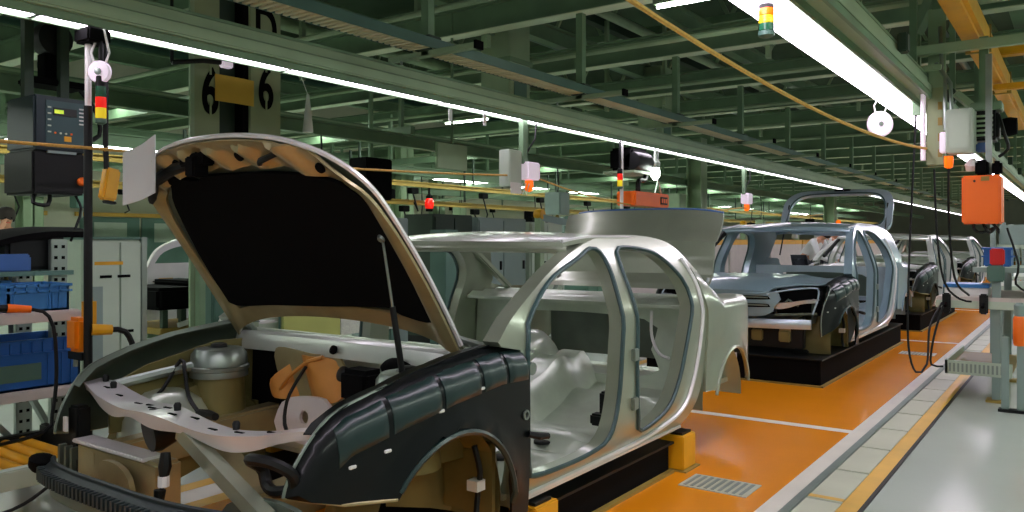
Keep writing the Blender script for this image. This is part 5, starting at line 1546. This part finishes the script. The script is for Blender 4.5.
# ------------------------------------------------------------------ people
def person(loc, yaw, bend, label, hand=None, shirt='shirt', scale=1.0):
    root = thing('person', loc, label, 'person')
    sb, cb = math.sin(bend), math.cos(bend)
    hip = Vector((0, 0, .92))
    sp = lambda a, s=0, f=0: hip + Vector((s, 0, 0)) + Vector((0, a * sb, a * cb)) + Vector((0, f * cb, -f * sb))
    J = {'pel': hip, 'waist': sp(.18), 'chest': sp(.40), 'neck': sp(.53), 'nk2': sp(.58, 0, .02), 'hd': sp(.66, 0, .03), 'top': sp(.78, 0, .03)}
    R = {'pel': .15, 'waist': .125, 'chest': .15, 'neck': .06, 'nk2': .055, 'hd': .085, 'top': .06}
    E_ = [('pel', 'waist'), ('waist', 'chest'), ('chest', 'neck'), ('neck', 'nk2'), ('nk2', 'hd'), ('hd', 'top')]
    for s, n in ((1, 'r'), (-1, 'l')):
        J['hp' + n] = hip + Vector((s * .10, 0, -.04)); R['hp' + n] = .095
        J['kn' + n] = Vector((s * .11, .03, .49)); R['kn' + n] = .06
        J['an' + n] = Vector((s * .11, -.02, .09)); R['an' + n] = .042
        J['to' + n] = Vector((s * .12, .14, .04)); R['to' + n] = .038
        J['sh' + n] = sp(.47, s * .19); R['sh' + n] = .06
        if hand and s == hand[0]:
            J['el' + n] = sp(.25, s * .27, .12); J['wr' + n] = sp(.52, s * .12, .20); J['ha' + n] = sp(.60, s * .07, .17)
        else:
            J['el' + n] = J['sh' + n] + Vector((s * .05, .10, -.27)); J['wr' + n] = J['el' + n] + Vector((-s * .03, .22, -.10)); J['ha' + n] = J['wr' + n] + Vector((0, .08, -.03))
        R['el' + n] = .043; R['wr' + n] = .03; R['ha' + n] = .034
        E_ += [('pel', 'hp' + n), ('hp' + n, 'kn' + n), ('kn' + n, 'an' + n), ('an' + n, 'to' + n), ('chest', 'sh' + n), ('sh' + n, 'el' + n), ('el' + n, 'wr' + n), ('wr' + n, 'ha' + n)]
        for k in range(5):
            d = (J['ha' + n] - J['wr' + n]).normalized()
            side = Vector((1, 0, 0))
            f0 = J['ha' + n] + d * .02 + side * (k - 2) * .014
            ln = (.05, .062, .068, .062, .05)[k]
            if k == 0:
                f0 = J['ha' + n] - d * .03 - side * s * .03
            J['fa%d' % k + n] = f0 + d * ln * .6; R['fa%d' % k + n] = .009
            J['fb%d' % k + n] = f0 + d * ln + Vector((0, 0, -.012)); R['fb%d' % k + n] = .008
            E_ += [('ha' + n, 'fa%d' % k + n), ('fa%d' % k + n, 'fb%d' % k + n)]
    keys = list(J)

    def skinned(keys, edges, grow, nm, m, parent, rootk, offs=None):
        me = bpy.data.meshes.new(nm)
        me.from_pydata([J[k] * scale for k in keys], [(keys.index(a), keys.index(b)) for a, b in edges], [])
        o = bpy.data.objects.new(nm, me)
        COL.objects.link(o)
        md = o.modifiers.new('skin', 'SKIN')
        md.use_smooth_shade = True
        for i, k in enumerate(keys):
            r = (R[k] + grow) * scale
            me.skin_vertices[0].data[i].radius = (r, r)
            me.skin_vertices[0].data[i].use_root = k == rootk
        ss = o.modifiers.new('sub', 'SUBSURF')
        ss.levels = ss.render_levels = 2
        dg = bpy.context.evaluated_depsgraph_get()
        new = bpy.data.meshes.new_from_object(o.evaluated_get(dg))
        new.materials.clear()
        new.materials.append(M[m])
        bpy.data.objects.remove(o)
        q = bpy.data.objects.new(nm, new)
        COL.objects.link(q)
        if parent:
            q.parent = parent
        return q
    skinned(keys, E_, 0, 'body', 'skin', root, 'pel')
    top = ['pel', 'waist', 'chest', 'shr', 'shl', 'elr', 'ell', 'wrr', 'wrl']
    skinned(top, [e for e in E_ if e[0] in top and e[1] in top], .014, 'shirt', shirt, root, 'pel')
    tr = ['pel', 'hpr', 'hpl', 'knr', 'knl', 'anr', 'anl']
    skinned(tr, [e for e in E_ if e[0] in tr and e[1] in tr], .013, 'trousers', 'trouser', root, 'pel')
    head = J['hd'] * scale
    up = Vector((0, sb, cb))
    fw = Vector((0, cb, -sb))
    ORG[root.name] = Vector((0, 0, 0))
    cap = MB().lathe([(.10, -.02), (.104, .03), (.09, .085), (.055, .118), (.01, .128)], head - fw * .016, up, 20).build('hair', 'hair', root)
    for s in (1, -1):
        MB().lathe([(.010, 0), (.009, .006), (.002, .009)], head + Vector((s * .034, 0, 0)) + fw * .082 + up * .005, fw, 10).build('eye', 'black', root)
        MB().lathe([(.022, -.006), (.024, .004), (.01, .01)], head + Vector((s * .086, 0, -.0)), Vector((s, 0, 0)), 12).build('ear', 'skin', root)
        c = J['to' + ('r' if s > 0 else 'l')] * scale
        MB().box(c + Vector((-.045, -.20, -.04)), c + Vector((.045, .07, .03))).build('shoe', 'rubber', root, bevel=.02)
    MB().lathe([(.014, 0), (.012, .02), (.005, .035)], head + fw * .075 - up * .022, (fw - up * .4), 10).build('nose', 'skin', root)
    MB().box(head + fw * .080 - up * .055 - Vector((.022, .004, .004)), head + fw * .080 - up * .055 + Vector((.022, .004, .004))).build('mouth', 'red', root)
    root.rotation_euler = (0, 0, yaw)
    return root


person((-10.75, 4.35, 0), math.radians(-98), .16, 'person in a white shirt with a hand raised to the face beyond the rack', (1,))
person((-4.5, 16.2, 0), math.radians(-100), .72, 'person in a white shirt bending forward, seen through the hatchback windscreen')
person((-4.5, 17.3, 0), math.radians(-95), .66, 'person in a white shirt bending beside another, nearer the hatchback roof post')
